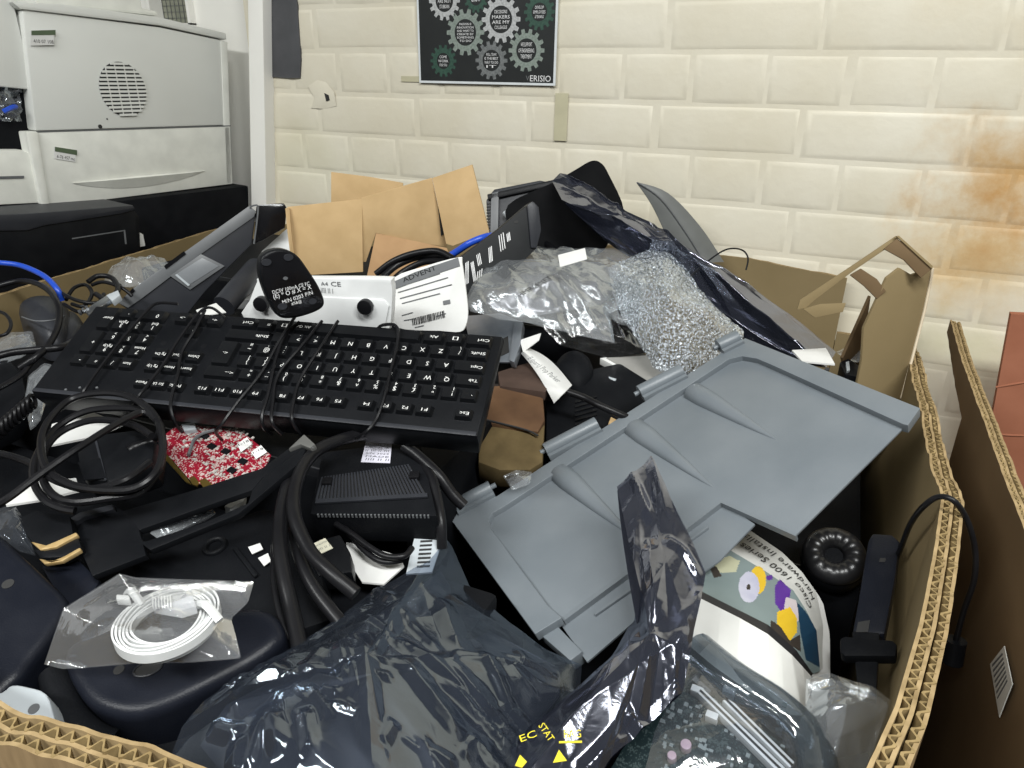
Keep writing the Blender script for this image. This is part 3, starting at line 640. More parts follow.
cb.tube(kcab([(225, 318, .002), (212, 308, .011), (200, 312, .011), (180, 338, .0095), (165, 362, .009), (150, 382, .0085), (138, 398, .006), (130, 412, -.012)]), .0016, 6, 6)
cb.tube(kcab([(205, 310, .010), (195, 330, .011), (182, 352, .0095), (178, 375, .009), (172, 395, .0085), (171, 410, .006), (176, 424, -.004), (182, 432, -.02)]), .0016, 6, 6)
obj('cable', cb, RUB, kb, world=True)

# ------------------------------------------------------------------ grey lid
LA, LB, LC = Vector((-.309, -.689, .883)), Vector((-.085, -.451, 1.034)), Vector((-.129, -.816, .887))
LF = Fr(LA, LB - LA, LC - LA)
ld = thing('printer_lid', 'large mid-grey plastic lid with ribs and hinge barrels on top of the heap', 'plastic lid', LF)
out_ = [(447, 514), (455, 508), (497, 496), (540, 468), (745, 338), (920, 408), (908, 425), (797, 533), (721, 500), (636, 564), (561, 618), (535, 634)]
inn_ = [(903, 424), (770, 364), (757, 358.5), (742, 356), (729, 359), (503, 507), (492, 513), (488, 521), (493, 532), (548, 606), (561, 617)]
h0 = -.0065
base = [(450, 520), (500, 502), (740, 345), (912, 414), (903, 428), (797, 534), (721, 500), (636, 564), (562, 618), (536, 635)]
obj('panel', MB().prism(LF.pts(base, h0), h0 - .0025, h0), LID, ld, bevel=.0006)
rim = LF.pts(out_[:7]) + LF.pts(inn_) + LF.pts(out_[10:])
obj('raised_rim', MB().prism(rim, h0 - .003, 0), LID, ld, bevel=.0016, bseg=3)
hl = -.012
obj('lower_ledge', MB().prism(LF.pts([(552, 612), (640, 560), (722, 502), (755, 524), (720, 560), (631, 624), (587, 662), (582, 655)], hl), hl - .0025, hl), LID, ld, bevel=.0006)
obj('step_wall', MB().prism(LF.pts([(561, 618), (636, 564), (721, 500), (797, 534), (796, 536.5), (721, 503), (637, 567.5), (564, 621)], h0), hl - .001, h0 + .0004), LID, ld)
obj('corner_tab', MB().prism(LF.pts([(539, 634), (555, 624), (583, 653), (571, 662)], -.010), -.022, -.008), LID, ld, bevel=.001)
obj('slot_rib', MB().prism(LF.pts([(595, 615), (634, 588), (634.5, 590.5), (596, 617)], hl), hl - .001, hl + .003), LID, ld, bevel=.0005)
obj('slot_rib', MB().prism(LF.pts([(690, 540), (708, 527), (709, 529.5), (691, 542.5)], hl), hl - .001, hl + .003), LID, ld, bevel=.0005)
for a, b, wpx in (((561, 474), (632, 536), 10), ((636, 429), (714, 488), 9.3), ((695, 393), (777, 440), 8.6)):
    A = Vector(LF.uv(*a, h0)); B = Vector(LF.uv(*b, h0)); d = (B - A); Ln = d.length; d.normalize(); nn = Vector((-d.y, d.x)); r0 = .0132; rows = []
    for i in range(15):
        t = i / 14; r = r0 * (1 - t) ** .75 if t > .0 else r0; c_ = A + d * (Ln * t)
        if i == 0: r = r0 * .5; c_ = A - d * r0 * .7
        if i == 1: r = r0 * .9; c_ = A - d * r0 * .25
        r = max(r, .0003)
        rows.append([Vector((c_.x + nn.x * r * math.cos(q_), c_.y + nn.y * r * math.cos(q_), h0 - .0003 + 0.78 * r * math.sin(q_))) for q_ in [math.pi * k / 12 for k in range(13)]])
    obj('tapered_rib', MB().grid(rows), LID, ld, sharp=70)
for i, (a, b) in enumerate((((455, 506), (491, 487)), ((545, 450), (597, 423)), ((639, 392), (682, 370)), ((718, 346), (738, 336)))):
    A = Vector((*LF.uv(*a, .004), .0035)); B = Vector((*LF.uv(*b, .004), .0035)); d = (B - A).normalized()
    hb = obj('hinge_barrel', MB().cyl(A, B, .0076, 20), LID, ld, bevel=.0008)
    e = B if i == 0 else A; s_ = 1 if i == 0 else -1
    obj('hinge_pin', MB().cyl(e, e + d * s_ * .0055, .0028, 12), LID, hb)
    obj('hinge_web', MB().box(0, (B - A).length, -.012, 0, -.0035, .003), LID, hb).matrix_local = Fr((0, 0, 0), (1, 0, 0), (0, 1, 0)).M if False else Matrix(((d.x, -d.y, 0, A.x), (d.y, d.x, 0, A.y), (0, 0, 1, A.z - .003), (0, 0, 0, 1)))
u, v = LF.uv(827, 369)
obj('screw_hole', MB().prism([(u + .0022 * math.cos(k * .5), v + .0022 * math.sin(k * .5)) for k in range(13)], -.001, .0002), LIDD, ld)

# ================================================================== added black filler blocks that keep the gaps in the heap dark
def slab(name, label, cat, fr, ol, t, m, bevel=.004, h=0, smoothpx=0, group=None, **kw):
    r = thing(name, label, cat, fr, group=group); plate('casing', fr, ol, t, m, r, h=h, bevel=bevel, smoothpx=smoothpx, **kw); return r
def ring_uv(u, v, r, n=20, ry=None): return [(u + r * math.cos(2 * math.pi * k / n), v + (ry or r) * math.sin(2 * math.pi * k / n)) for k in range(n)]
def block(name, label, x0, x1, y0, y1, z0, z1, m, rot=0):
    r = thing(name, label, 'computer case', loc=((x0 + x1) / 2, (y0 + y1) / 2, z0)); hx, hy, hz = (x1 - x0) / 2, (y1 - y0) / 2, z1 - z0
    a = obj('casing', MB().box(-hx, hx, -hy, hy, 0, hz), m, r, bevel=.006)
    obj('lid_seam', MB().box(-hx + .01, hx - .01, -hy + .012, -hy + .014, hz - .001, hz + .0006), DGR, r)
    r.rotation_euler.z = rot; return r
block('filler_block', 'added black filler block under the keyboard', -.98, -.30, -.78, -.40, .08, .955, BLK2)
block('filler_block', 'added black filler block under the front bags', -.98, -.20, -1.06, -.80, .08, .905, BLK2)
block('filler_block', 'added black filler block below the grey lid', -.26, .085, -.60, -.12, .08, .86, BLK2)
block('filler_block', 'added black filler block under the manual in the front corner', -.17, .02, -.98, -.62, .08, .80, BLK2)
block('filler_block', 'added black filler block at the back under the cartons', -1.08, -.28, -.38, -.05, .08, .985, BLK2)

# ================================================================== back left: laptop base, silver case, router, mouse
TF = FZ((120, 303, 1.005), (250, 212, 1.115), (188, 312, .985))
tp = thing('laptop_base', 'dark grey laptop base with touchpad leaning over the left box rim', 'laptop', TF)
plate('palm_rest', TF, [(118, 303), (131, 291), (186, 252), (250, 207), (256, 213), (252, 244), (205, 292), (188, 314), (140, 318)], .022, DGR, tp, bevel=.003)
plate('edge_band', TF, [(118, 303), (131, 290), (186, 251), (249, 206), (256, 211), (254, 217), (190, 262), (140, 300), (128, 308)], .004, MGR, tp, h=.0025, bevel=.001)
pad = plate('touchpad', TF, [(170, 276), (201, 254), (225, 266), (190, 290)], .002, MGR, tp, h=.0035, bevel=.0012)
plate('touchpad_surface', TF, [(175, 275), (202, 258), (219, 266), (189, 285)], .001, mat('touchpad_grey', (.16, .17, .18), .35), pad, h=.0042, bevel=.0004)
obj('touchpad_button', MB().prism(TF.pts([(175, 275), (177, 274), (190, 285), (188, 286)], .0045), .004, .0055), LGR, pad)
for a in (((128, 293), (133, 288)), ((164, 266), (184, 251))):
    obj('port', MB().prism(TF.pts([(a[0][0], a[0][1]), (a[1][0], a[1][1]), (a[1][0] + 2, a[1][1] + 3), (a[0][0] + 2, a[0][1] + 3)], .003), .002, .004), BLK3, tp)
plate('hinge_end', TF, [(257, 205), (284, 203), (287, 208), (285, 228), (262, 241), (254, 244)], .03, BLK3, tp, h=.004, bevel=.002)
obj('hinge_frame', MB().tube([TF.w(*TF.uv(x, y, .006), .006) for x, y in ((250, 207), (257, 205), (258, 213), (254, 244))], .0012, 6, 2), MGR, tp, world=True)
ws = FZ((262, 262, 1.045), (292, 222, 1.09), (288, 280, 1.03))
sc1 = slab('silver_case', 'pale silver flat case edge wedged beneath the laptop base', 'case', ws, [(230, 300), (262, 250), (291, 224), (294, 262), (268, 300)], .02, WHT, .003)
g1 = setp(obj('grey_tube', MB().tube([PZ(224, 306, 1.015), PZ(240, 287, 1.03), PZ(256, 268, 1.04)], .015, 16, 5), DGR), 'dark grey rounded speaker bar beneath the laptop base', 'speaker')
setp(obj('paper_scrap', MB().prism([(p.x, p.y) for p in [PZ(x, y, 1.057) for x, y in ((196, 310), (216, 303), (226, 312), (200, 316))]], 1.056, 1.057), PAP), 'white paper scrap poking up behind the keyboard', 'paper')
RFm = FZ((246, 316, 1.055), (392, 322, 1.06), (262, 282, 1.095))
ro = thing('router', 'white router turned over with black rubber feet behind the keyboard', 'router', RFm)
obj('body', MB().prism(spl2(RFm.pts([(244, 318), (250, 300), (257, 282), (262, 279), (320, 279), (384, 279.5), (391, 283), (392, 300), (388, 332), (370, 330), (300, 325)]), 3), -.012, 0), WHT, ro, bevel=.003)
plate('base_panel', RFm, [(247, 320), (254, 299), (300, 296), (384, 300), (389, 306), (384, 331)], .002, WHT, ro, h=.0018, bevel=.0012)
for a in ((261, 304), (365, 307)):
    u, v = RFm.uv(*a, .006); obj('rubber_foot', MB().prism(ring_uv(u, v, .0082, 22), .001, .009), RUB, ro, bevel=.0015)
obj('marking', join(tpx(RFm, 'CE', (331, 283.6), (341, 284), 4.5), tpx(RFm, 'A4', (321, 283.4), (328, 283.6), 3.6), tpx(RFm, '|| |||| || |', (317, 289.5), (333, 291), 4)), MGR, ro)
MF = FZ((270, 300, 1.104), (312, 292, 1.106), (276, 258, 1.142))
mo = thing('mouse', 'black mouse lying on its back with white print on its underside', 'mouse', MF)
ml = spl2(MF.pts([(289 + (x - 286) * 1.08, 284 + (y - 284) * 1.01) for x, y in [(259, 272), (261, 258), (270, 251), (282, 250), (294, 256), (304, 270), (314, 287), (319, 302), (314, 310), (296, 317), (280, 318), (272, 310), (264, 292)]]), 5)
obj('shell', MB().prism(ml, -.014, 0), BLK, mo, bevel=.003, bseg=3)
obj('base_plate', MB().prism([(p[0] * .93 + .07 * MF.uv(287, 283)[0], p[1] * .93 + .07 * MF.uv(287, 283)[1]) for p in ml], -.001, .0012), BLK3, mo, bevel=.0006)
for a, r in (((266, 262), .0045), ((288, 257), .0045), ((285, 278), .0022), ((282, 306), .0045), ((312, 301), .004)):
    u, v = MF.uv(*a); obj('glide_pad' if r > .003 else 'sensor', MB().prism(ring_uv(u, v, r, 16, r * .7), .001, .0022), DGR if r > .003 else MGR, mo)
mt_ = MB()
for k, (s_, a, b, hp) in enumerate((('DC5V 100mA CE FC', (272, 292), (309, 283), 3.6), ('(E) * O # X = X', (273, 297), (311, 287), 4.6), ('M/N 0203 P/N', (282, 302), (312, 292), 4), ('#%&@', (291, 304), (301, 301), 3))): mt_ = join(mt_, tpx(MF, s_, a, b, hp, .0016))
obj('printed_markings', mt_, WINK, mo)
# ------------------------------------------------------------------ small open carton
ct = thing('carton', 'open tan cardboard carton with raised flaps behind the router', 'carton', loc=PZ(360, 276, 1.04))
ctw = WM[ct.name].inverted()
def cpan(name, fr, ol, t=.0035, m=CARDK, h=0):
    o = plate(name, fr, ol, t, m, ct, h=h, bevel=.0008); o.matrix_local = ctw @ fr.M; return o
c1 = FZ((312, 275, 1.045), (362, 274, 1.045), (287, 206, 1.135)); c1 = Fr(PZ(312, 275, 1.045), RT * 1 + Vector((0, 0, 0)), Vector((0.05, .10, 1)))
cpan('front_panel', c1, [(287, 207), (362, 199), (363, 272), (312, 275), (293, 268)])
e1 = MB().tube([c1.w(*c1.uv(288, 208), .002), c1.w(*c1.uv(291, 232), .006), c1.w(*c1.uv(294, 262), .002)], .003, 6, 4); obj('torn_edge', e1, CARDK, ct, world=True)
c2 = Fr(c1.w(*c1.uv(362, 200)), Vector((.80, .62, 0)), Vector((.15, .12, 1)))
cpan('long_flap', c2, [(361, 198), (432, 178), (447, 247), (420, 243), (376, 233), (366, 262), (362, 262)])
cpan('gap_shade', c2, [(438, 206), (441, 211), (444, 234), (441, 236)], .0005, INK, .0012)  # black plate paints the shade of the open gap between the flaps
c3 = Fr(c2.w(*c2.uv(432, 178)), Vector((1, .15, 0)), Vector((.05, .12, 1)))
cpan('end_flap', c3, [(432, 178), (472, 164.5), (489, 232), (453, 246), (446, 244)])
c4 = Fr(c1.w(*c1.uv(331, 204)) + Vector((-.02, .08, 0)), RT, Vector((0, .05, 1)))
cpan('rear_flap', c4, [(331, 172), (370, 177), (403, 183), (403, 215), (331, 215)])
c5 = Fr(c2.w(*c2.uv(376, 234)), Vector((.85, .52, -.12)), Vector((-.4, -.55, -.62)))
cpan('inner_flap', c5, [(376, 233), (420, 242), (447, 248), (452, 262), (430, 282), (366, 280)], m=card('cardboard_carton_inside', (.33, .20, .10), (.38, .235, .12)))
# ------------------------------------------------------------------ packaged accessory with barcode label
AF = Fr(PZ(430, 326, 1.04), RT * 1 + Vector((0, -.1, .12)), Vector((-.02, .35, 1)))
ad = thing('blister_pack', 'white barcode card with grey header in a blister pack behind the keyboard', 'package', AF)
plate('card', AF, spl2([(390, 300), (393, 278), (425, 266), (459, 257), (462, 262), (466, 290), (468, 312), (466, 325), (460, 332), (440, 331), (394, 327)], 3), .004, PAP, ad, bevel=.001)
hd = plate('header', AF, [(393, 290), (395, 281), (415, 272), (458, 257.5), (460, 266), (430, 276)], .0006, MGR, ad, h=.0008)
obj('lettering', tpx(AF, 'ADVENT', (403, 280.5), (436, 267.5), 4.6, .0011), BLK, hd)
tm = MB()
for k, (a, b) in enumerate((((400, 286), (440, 273)), ((398, 292), (448, 277)), ((402, 303), (440, 293)), ((400, 298), (452, 284)), ((402, 315), (413, 312)), ((415, 327), (424, 325)), ((436, 316), (446, 313)), ((404, 320), (416, 318)))):
    tm.prism(AF.pts([a, b, (b[0] + .2, b[1] + .9), (a[0] + .2, a[1] + .9)]), .0006, .0009)
tm.prism(AF.pts([(443, 301), (450, 299.5), (450.6, 303.5), (443.6, 305)]), .0006, .0009)
obj('printed_lines', tm, MGR, ad)
br = MB(); rr = random.Random(5); x = 0
while x < 1:
    w_ = rr.uniform(.012, .035); a = (412 + 32 * x, 318.5 - 8 * x); b = (412 + 32 * min(1, x + w_), 318.5 - 8 * min(1, x + w_)); br.prism(AF.pts([a, b, (b[0] + 1, b[1] + 7), (a[0] + 1, a[1] + 7)]), .0006, .0010); x += w_ + rr.uniform(.012, .03)
obj('barcode', br, INK, ad)
for i, (pp, r) in enumerate(([[(376, 274, 1.075), (392, 262, 1.09), (412, 254, 1.10), (436, 251, 1.105), (452, 258, 1.10)], .004], [[(378, 282, 1.07), (396, 266, 1.085), (418, 257, 1.095), (440, 255, 1.10), (449, 264, 1.09)], .004], [[(384, 292, 1.06), (400, 274, 1.075), (424, 262, 1.09), (446, 262, 1.095)], .004])):
    setp(obj('mains_cable', wire(pp, r), RUB), ('thick black cord arching highest out of the open carton', 'thick black cord in the middle of the bundle in the open carton', 'thick black cord lowest of the bundle beside the barcode card')[i], 'cable', 'black cords in the carton')
setp(obj('network_cable', wire([(440, 262, 1.07), (456, 252, 1.085), (472, 242, 1.10), (490, 236, 1.105), (505, 238, 1.09)], .0045), BLUE), 'short bright blue cable between the carton flap and the black printed box', 'cable')
# ------------------------------------------------------------------ black printed box, dark plastic covers at the back
JF = Fr(PZ(466, 292, 1.05), Vector((.75, .62, .18)), Vector((-.15, .25, 1)))
jb = thing('retail_box', 'black cardboard box with white printed text blocks, partly under the clear bag', 'box', JF)
plate('carton_sleeve', JF, [(462, 256), (500, 228), (532, 201), (538, 208), (541, 232), (537, 248), (500, 285), (466, 293)], .03, mat('black_card', (.014, .015, .016), .6, spec=.2), jb, bevel=.002)
plate('end_lip', JF, [(527, 205), (533, 201), (539, 207), (541.5, 230), (537, 248), (531, 248)], .02, DGR, jb, h=.004, bevel=.002)
tb = MB()
for (a, b, w_) in (((467, 262), (467, 284), 3), ((472, 262), (475, 281), 2.6), ((478, 254), (480, 265), 3.4), ((480, 270), (479, 278), 5), ((490, 247), (491, 262), 3.2), ((501, 234), (503, 250), 5), ((508, 233), (509, 241), 3)):
    n = 3
    for k in range(n):
        x = (k - 1) * w_ / 2.4; tb.prism(JF.pts([(a[0] + x - .4, a[1] - x * .7), (a[0] + x + .35, a[1] - x * .7), (b[0] + x + .35, b[1] - x * .7), (b[0] + x - .4, b[1] - x * .7)]), 0, .0005)
obj('printed_text', tb, WINK, jb, kind='stuff')
u, v = JF.uv(516, 222); obj('hang_hole', MB().prism(ring_uv(u, v, .003, 12, .0018), 0, .0005), INK, jb)
PFm = Fr(PZ(560, 248, 1.06), RT + Vector((0, 0, -.05)), Vector((.0, .55, 1)))
setp(obj('mouse_mat', MB().prism([(p[0], p[1]) for p in spl2(PFm.pts([(508, 205), (552, 183), (575, 170), (591, 161), (601, 163), (609, 175), (624, 211), (612, 236), (598, 254), (560, 256), (530, 250), (512, 232)]), 4)], -.003, 0), mat('black_cloth', (.004, .0042, .0048), .8, spec=.08, bump=.3, bscale=1500), thing('mouse_mat', 'flat black sheet with rounded corner standing against the wall at the back', 'mat', PFm)))
DFm = Fr(PZ(520, 246, 1.06), RT + Vector((0, 0, .10)), Vector((0, .5, 1)))
dc = thing('plastic_cover', 'dark grey moulded cover with grille edge behind the black printed box', 'plastic cover', DFm)
plate('shell', DFm, [(486, 200), (494, 189), (540, 180), (560, 184), (552, 240), (500, 246), (489, 236)], .02, DGR, dc, h=-.012, bevel=.003)
plate('side_rib', DFm, [(491, 193), (499, 191), (498, 240), (490, 238)], .01, MGR, dc, h=-.006, bevel=.002)
plate('top_edge', DFm, [(487, 194), (560, 178), (561, 184), (488, 200)], .012, BLK, dc, h=-.006, bevel=.002)
for k in range(10): obj('grille_slot', MB().prism(DFm.pts([(486.5, 203 + k * 3), (490.5, 202.5 + k * 3), (490.5, 204 + k * 3), (486.5, 204.5 + k * 3)], -.01), -.013, -.011), INK, dc)
obj('white_clip', MB().tube([DFm.w(*DFm.uv(x, y), .0) for x, y in ((504, 212), (508, 217), (511, 220))], .0035, 8, 3), LGR, dc, world=True)
setp(obj('dark_rod', MB().tube([PZ(538, 236, 1.07), PZ(556, 252, 1.06)], .005, 8, 1), BLK3), 'short black rod beside the black printed box', 'rod')
GF = Fr(PZ(700, 250, 1.05), RT + Vector((0, 0, -.5)), Vector((.2, .3, 1)))
gf = thing('plastic_fin', 'curved grey pointed plastic fin standing against the wall', 'plastic part', GF)
rows = []
for i in range(16):
    t = i / 15
    L_ = spl2([(637, 183), (652, 205), (668, 238), (680, 262)], 15, False); R_ = spl2([(637, 182), (668, 193), (700, 226), (724, 262)], 15, False)
    a = L_[int(t * (len(L_) - 1))]; b = R_[int(t * (len(R_) - 1))]
    rows.append([Vector((*GF.uv(a[0] + (b[0] - a[0]) * k / 8, a[1] + (b[1] - a[1]) * k / 8), .010 * math.sin(math.pi * k / 8) * t)) for k in range(9)])
mb = MB().grid(rows); mb.grid([[p - Vector((0, 0, .003)) for p in r] for r in rows][::-1]); obj('blade', mb, mat('grey_fin_plastic', (.12, .125, .12), .4), gf)
mid = [rows[i][4] + Vector((0, 0, .0012)) for i in range(16)]; obj('centre_rib', MB().tube(mid, .0012, 6, 1), MGR, gf)
setp(obj('bent_wire', wire([(678, 292, 1.045), (690, 277, 1.06), (712, 258, 1.085), (728, 249, 1.095), (742, 250, 1.09), (748, 258, 1.08), (746, 270, 1.065)], .0011, 6, 6), BLK), 'thin black wire curving up in front of the box back panel', 'wire')
# ------------------------------------------------------------------ torn carton with cut hand-hole in the right back corner
tc_ = thing('torn_carton', 'torn brown carton with a cut-out hand hole in the right back corner', 'carton', loc=PZ(880, 400, .95))
tw = WM[tc_.name].inverted()
TA = Fr(PZ(900, 400, .955), Vector((.62, .45, 0)), Vector((.02, .06, 1)))
def tpan(name, fr, ol, t=.004, m=CARDI, h=0):
    o = plate(name, fr, ol, t, m, tc_, h=h, bevel=.0006); o.matrix_local = tw @ fr.M; return o
tpan('tall_panel', TA, [(887, 278), (900, 268), (912, 275), (932, 268), (924, 310), (900, 402), (880, 440), (850, 420), (862, 360), (864, 328)])
obj('cut_edge', MB().tube([TA.w(*TA.uv(x, y), .001) for x, y in ((932, 268), (924, 310), (901, 398))], .0016, 6, 2), card('pale_cut_edge', (.62, .52, .38), (.7, .6, .45)), tc_, world=True)
TB = Fr(TA.w(*TA.uv(897, 262)) + Vector((0, .004, 0)), Vector((-.95, -.12, -.0)), Vector((.0, .25, 1)))
tpan('arm_strip', TB, [(797, 310), (800, 300), (850, 267), (896, 236), (899, 240), (852, 272), (815, 300), (806, 308)])
tpan('arm_fold', TB, [(884, 249), (897, 238.5), (915, 251), (933, 268), (921, 278), (904, 260)], m=CARDD, h=.004)
tpan('arm_lip', TB, [(896, 236), (899, 235.5), (933, 266), (932, 269)], h=.006)
tpan('hand_hole_tab', TB, [(850, 275), (861, 268.5), (877, 279), (886, 291), (877, 299), (864, 286)], m=CARDD, h=.003)
tpan('lower_lip', TB, [(803, 309), (820, 304), (846, 303), (843, 312), (815, 318)], h=.002)
tpan('side_panel', Fr(PZ(848, 372, .97), Vector((.5, .8, 0)), Vector((.1, .1, 1))), [(843, 358), (871, 296), (866, 330), (862, 372), (846, 376)], m=CARDD)

# ================================================================== films, bags and the middle of the heap
# ------------------------------------------------------------------ long antistatic bag at the back right
LBD = folds(11, 4, 20, 70, .005, aniso=2.2)
lb = thing('antistatic_bag', 'long dark glossy antistatic bag slanting down to the right against the wall side', 'bag', loc=PZ(700, 300, 1.0))
obj('film', sheet([(552, 181, 1.155), (560, 173, 1.165), (570, 175, 1.165), (600, 195, 1.14), (626, 212, 1.125), (680, 243, 1.10), (740, 280, 1.06), (800, 322, 1.015), (836, 352, .985), (826, 368, .975), (790, 362, .97), (740, 330, 1.0), (690, 290, 1.03), (625, 245, 1.085), (585, 222, 1.11), (562, 200, 1.14)], (690, 272, 1.065), .022, LBD, thick=.02, nseg=260, rings=34, CR=creases([((562, 178), (640, 224), 2.2), ((640, 224), (760, 296), 1.8), ((760, 296), (830, 348), 1.2), ((575, 195), (600, 225), 1.2), ((600, 200), (622, 240), 1)], 1.10, .006, .0045)), ANTI, lb, world=True)
hb_ = obj('contents', MB().tube([PZ(580, 200, 1.13), PZ(650, 245, 1.085), PZ(740, 300, 1.03), PZ(815, 352, .965)], .016, 10, 4), NAVY, lb, world=True)
lb2 = thing('antistatic_bag', 'dark folded antistatic bag end tucked above the right part of the grey lid', 'bag', loc=PZ(770, 330, .99))
obj('film', sheet([(690, 262, 1.06), (720, 270, 1.05), (760, 300, 1.02), (800, 330, .99), (824, 356, .97), (800, 362, .965), (740, 345, .98), (715, 318, 1.0), (700, 290, 1.03)], (755, 318, 1.0), .018, folds(12, 7, 40, 160, .005), thick=.015), ANTI, lb2, world=True)
# ------------------------------------------------------------------ clear bag with black text, bubble wrap
cbg = thing('clear_bag', 'crumpled clear bag with black print holding small parts, beside the bubble wrap', 'bag', loc=PZ(560, 310, 1.0))
obj('film', sheet([(464, 300, 1.055), (478, 275, 1.075), (500, 250, 1.09), (508, 238, 1.098), (530, 245, 1.09), (560, 248, 1.085), (590, 246, 1.085), (628, 248, 1.08), (650, 268, 1.065), (645, 300, 1.04), (610, 312, 1.03), (615, 342, 1.005), (570, 333, 1.015), (530, 322, 1.03), (500, 318, 1.035), (470, 310, 1.045)], (555, 285, 1.06), .02, folds(13, 10, 26, 210, .0065), thick=.018, rings=34, nseg=150, edge=.25), CLEAR2, cbg, world=True)
CFm = FN(550, 290, 1.09, (0, -.35, 1), (580, 270))
t = tpx(CFm, '*HMR(4*(FT:', (516, 303), (553, 281), 5.5, .006); obj('lettering', t, INK, cbg).matrix_local = WM[cbg.name].inverted() @ CFm.M
wl = plate('white_label', CFm, [(558, 255), (585, 248), (587, 259), (560, 267)], .0006, PAP, cbg, h=-.02); wl.matrix_local = WM[cbg.name].inverted() @ CFm.M
setp(obj('silver_foil_part', sheet([(480, 300, 1.03), (500, 262, 1.06), (540, 262, 1.06), (600, 262, 1.055), (630, 280, 1.04), (600, 305, 1.02), (540, 315, 1.015), (500, 310, 1.02)], (550, 288, 1.045), .012, folds(14, 8, 40, 220, .005), thick=.01), mat('grey_foil', (.16, .165, .18), .3, metal=.6)), 'grey foil wrapped part inside the crumpled clear bag', 'part')
setp(obj('black_folded_bag', sheet([(540, 325, 1.01), (580, 318, 1.02), (612, 318, 1.02), (640, 335, 1.0), (650, 352, .985), (610, 358, .975), (560, 345, .99)], (600, 337, 1.0), .012, folds(15, 6, 40, 150, .004, aniso=.6), thick=.01), film('black_film', tint=(.3, .3, .3), haze=.3, hcol=(.04, .04, .04), rough=.12, gloss=.8)), 'folded dark film roll in front of the crumpled clear bag', 'bag')
# bubble wrap: domed cells on a sheet
def bubble_sheet():
    ol = [(608, 268), (630, 258), (655, 248), (668, 252), (684, 265), (700, 290), (718, 310), (744, 332), (742, 345), (700, 372), (676, 378), (655, 370), (640, 345), (622, 318), (612, 292)]
    B = [PZ(x, y, 1.085 - (y - 248) * .00085) for x, y in ol]; Cc = PZ(668, 308, 1.055); rows = []; D = folds(17, 7, 30, 160, .005)
    L = [0]
    for i in range(len(B)): L.append(L[-1] + (B[(i + 1) % len(B)] - B[i]).length)
    ns = 300; rings = 70; ring = []
    for k in range(ns):
        t = L[-1] * k / ns; i = max(j for j in range(len(B)) if L[j] <= t + 1e-12); ring.append(B[i].lerp(B[(i + 1) % len(B)], (t - L[i]) / (L[i + 1] - L[i])))
    for i in range(rings + 1):
        r = max(.003, i / rings); row = []
        for p in ring:
            q = Cc.lerp(p, r); a = q.x / .0075; b = (q.y * 1.1) / .0065; off = .5 * (round(b) % 2); dx = a - off - round(a - off); dy = b - round(b)
            d = math.sqrt(dx * dx + dy * dy) / .46; hgt = .0030 * math.sqrt(max(0, 1 - d * d)) * (.55 + .45 * mnoise.noise(q * 90))
            row.append(q + Vector((0, 0, hgt + crk(q.x, q.y, q.z, D) * min(1, (1 - r) * 6) + .016 * (1 - r * r))))
        rows.append(row)
    return MB().grid(rows[::-1], closed=True)
BUB = film('bubble_film', tint=(.8, .83, .86), haze=.36, hcol=(.60, .65, .70), rough=.16, gloss=1.3, bump=1.0, bscale=130, gmax=.5, gcol=(.9, .96, 1), fleck=420)
setp(obj('bubble_wrap', bubble_sheet(), BUB), 'crumpled sheet of clear bubble wrap above the grey lid hinges', 'bubble wrap')
tr_ = thing('tape_reel', 'translucent ring with black core under the bubble wrap', 'reel', FN(627, 312, 1.03, (.1, -.5, 1), (640, 312)))
rfm = FN(627, 312, 1.03, (.1, -.5, 1), (640, 312))
obj('rim', MB().tube([Vector((p[0], p[1], 0)) for p in ring_uv(0, 0, .016, 24)], .006, 10, 1, True), CLEAR2, tr_)
obj('core', MB().prism(ring_uv(0, 0, .0105, 20), -.01, .002), BLK, tr_)
# ------------------------------------------------------------------ steel bracket, paper tag, kraft box, white-edged book
BF = FN(490, 335, 1.0, (-.05, -.55, 1), (515, 338))
sb = thing('steel_bracket', 'bluish steel bracket plate between keyboard corner and the clear bag', 'bracket', BF)
STE = mat('blued_steel', (.22, .25, .29), .35, metal=.7, col2=(.34, .37, .41), nscale=30)
plate('plate', BF, [(464, 316), (500, 313), (522, 322), (521, 342), (512, 362), (500, 362), (470, 345)], .003, STE, sb, bevel=.0006)
plate('turned_lip', BF, [(514, 320), (523, 322), (520, 345), (514, 362), (509, 360)], .012, STE, sb, h=.006, bevel=.0008)
plate('dark_cutout', BF, [(500, 340), (508, 336), (509, 352), (501, 356)], .001, INK, sb, h=.0008)
plate('white_flag', BF, [(520, 340), (541, 333), (539, 340), (523, 352)], .001, PAP, sb, h=.004)
tg = thing('paper_tag', 'white rolled paper tag with handwriting hanging from a black cable', 'tag', loc=PZ(545, 378, .97))
rows = []
for i in range(12):
    t = i / 11; a = (521 + 33 * t, 353 + 50 * t - 4 * math.sin(math.pi * t)); b = (529 + 43 * t, 348 + 37 * t - 6 * math.sin(math.pi * t)); rows.append([PZ(a[0] + (b[0] - a[0]) * k / 6, a[1] + (b[1] - a[1]) * k / 6, .99 - .02 * t + .006 * math.sin(math.pi * k / 6)) for k in range(7)])
obj('paper', MB().grid(rows).grid([[p - Vector((0, 0, .0006)) for p in r] for r in rows][::-1]), PAP, tg, world=True)
TGF = FN(545, 376, .992, (.1, -.3, 1), (566, 390)); t = tpx(TGF, 'E:(part) Pop Parker', (529, 358), (559, 382), 5, .0); obj('handwriting', t, MGR, tg).matrix_local = WM[tg.name].inverted() @ TGF.M
KF = FN(515, 420, .955, (.15, -.35, 1), (545, 425))
kx = thing('kraft_box', 'crushed brown kraft box under the keyboard corner', 'box', KF)
KR = card('kraft_brown', (.085, .045, .024), (.15, .082, .042), (1, 1, 1), 18)
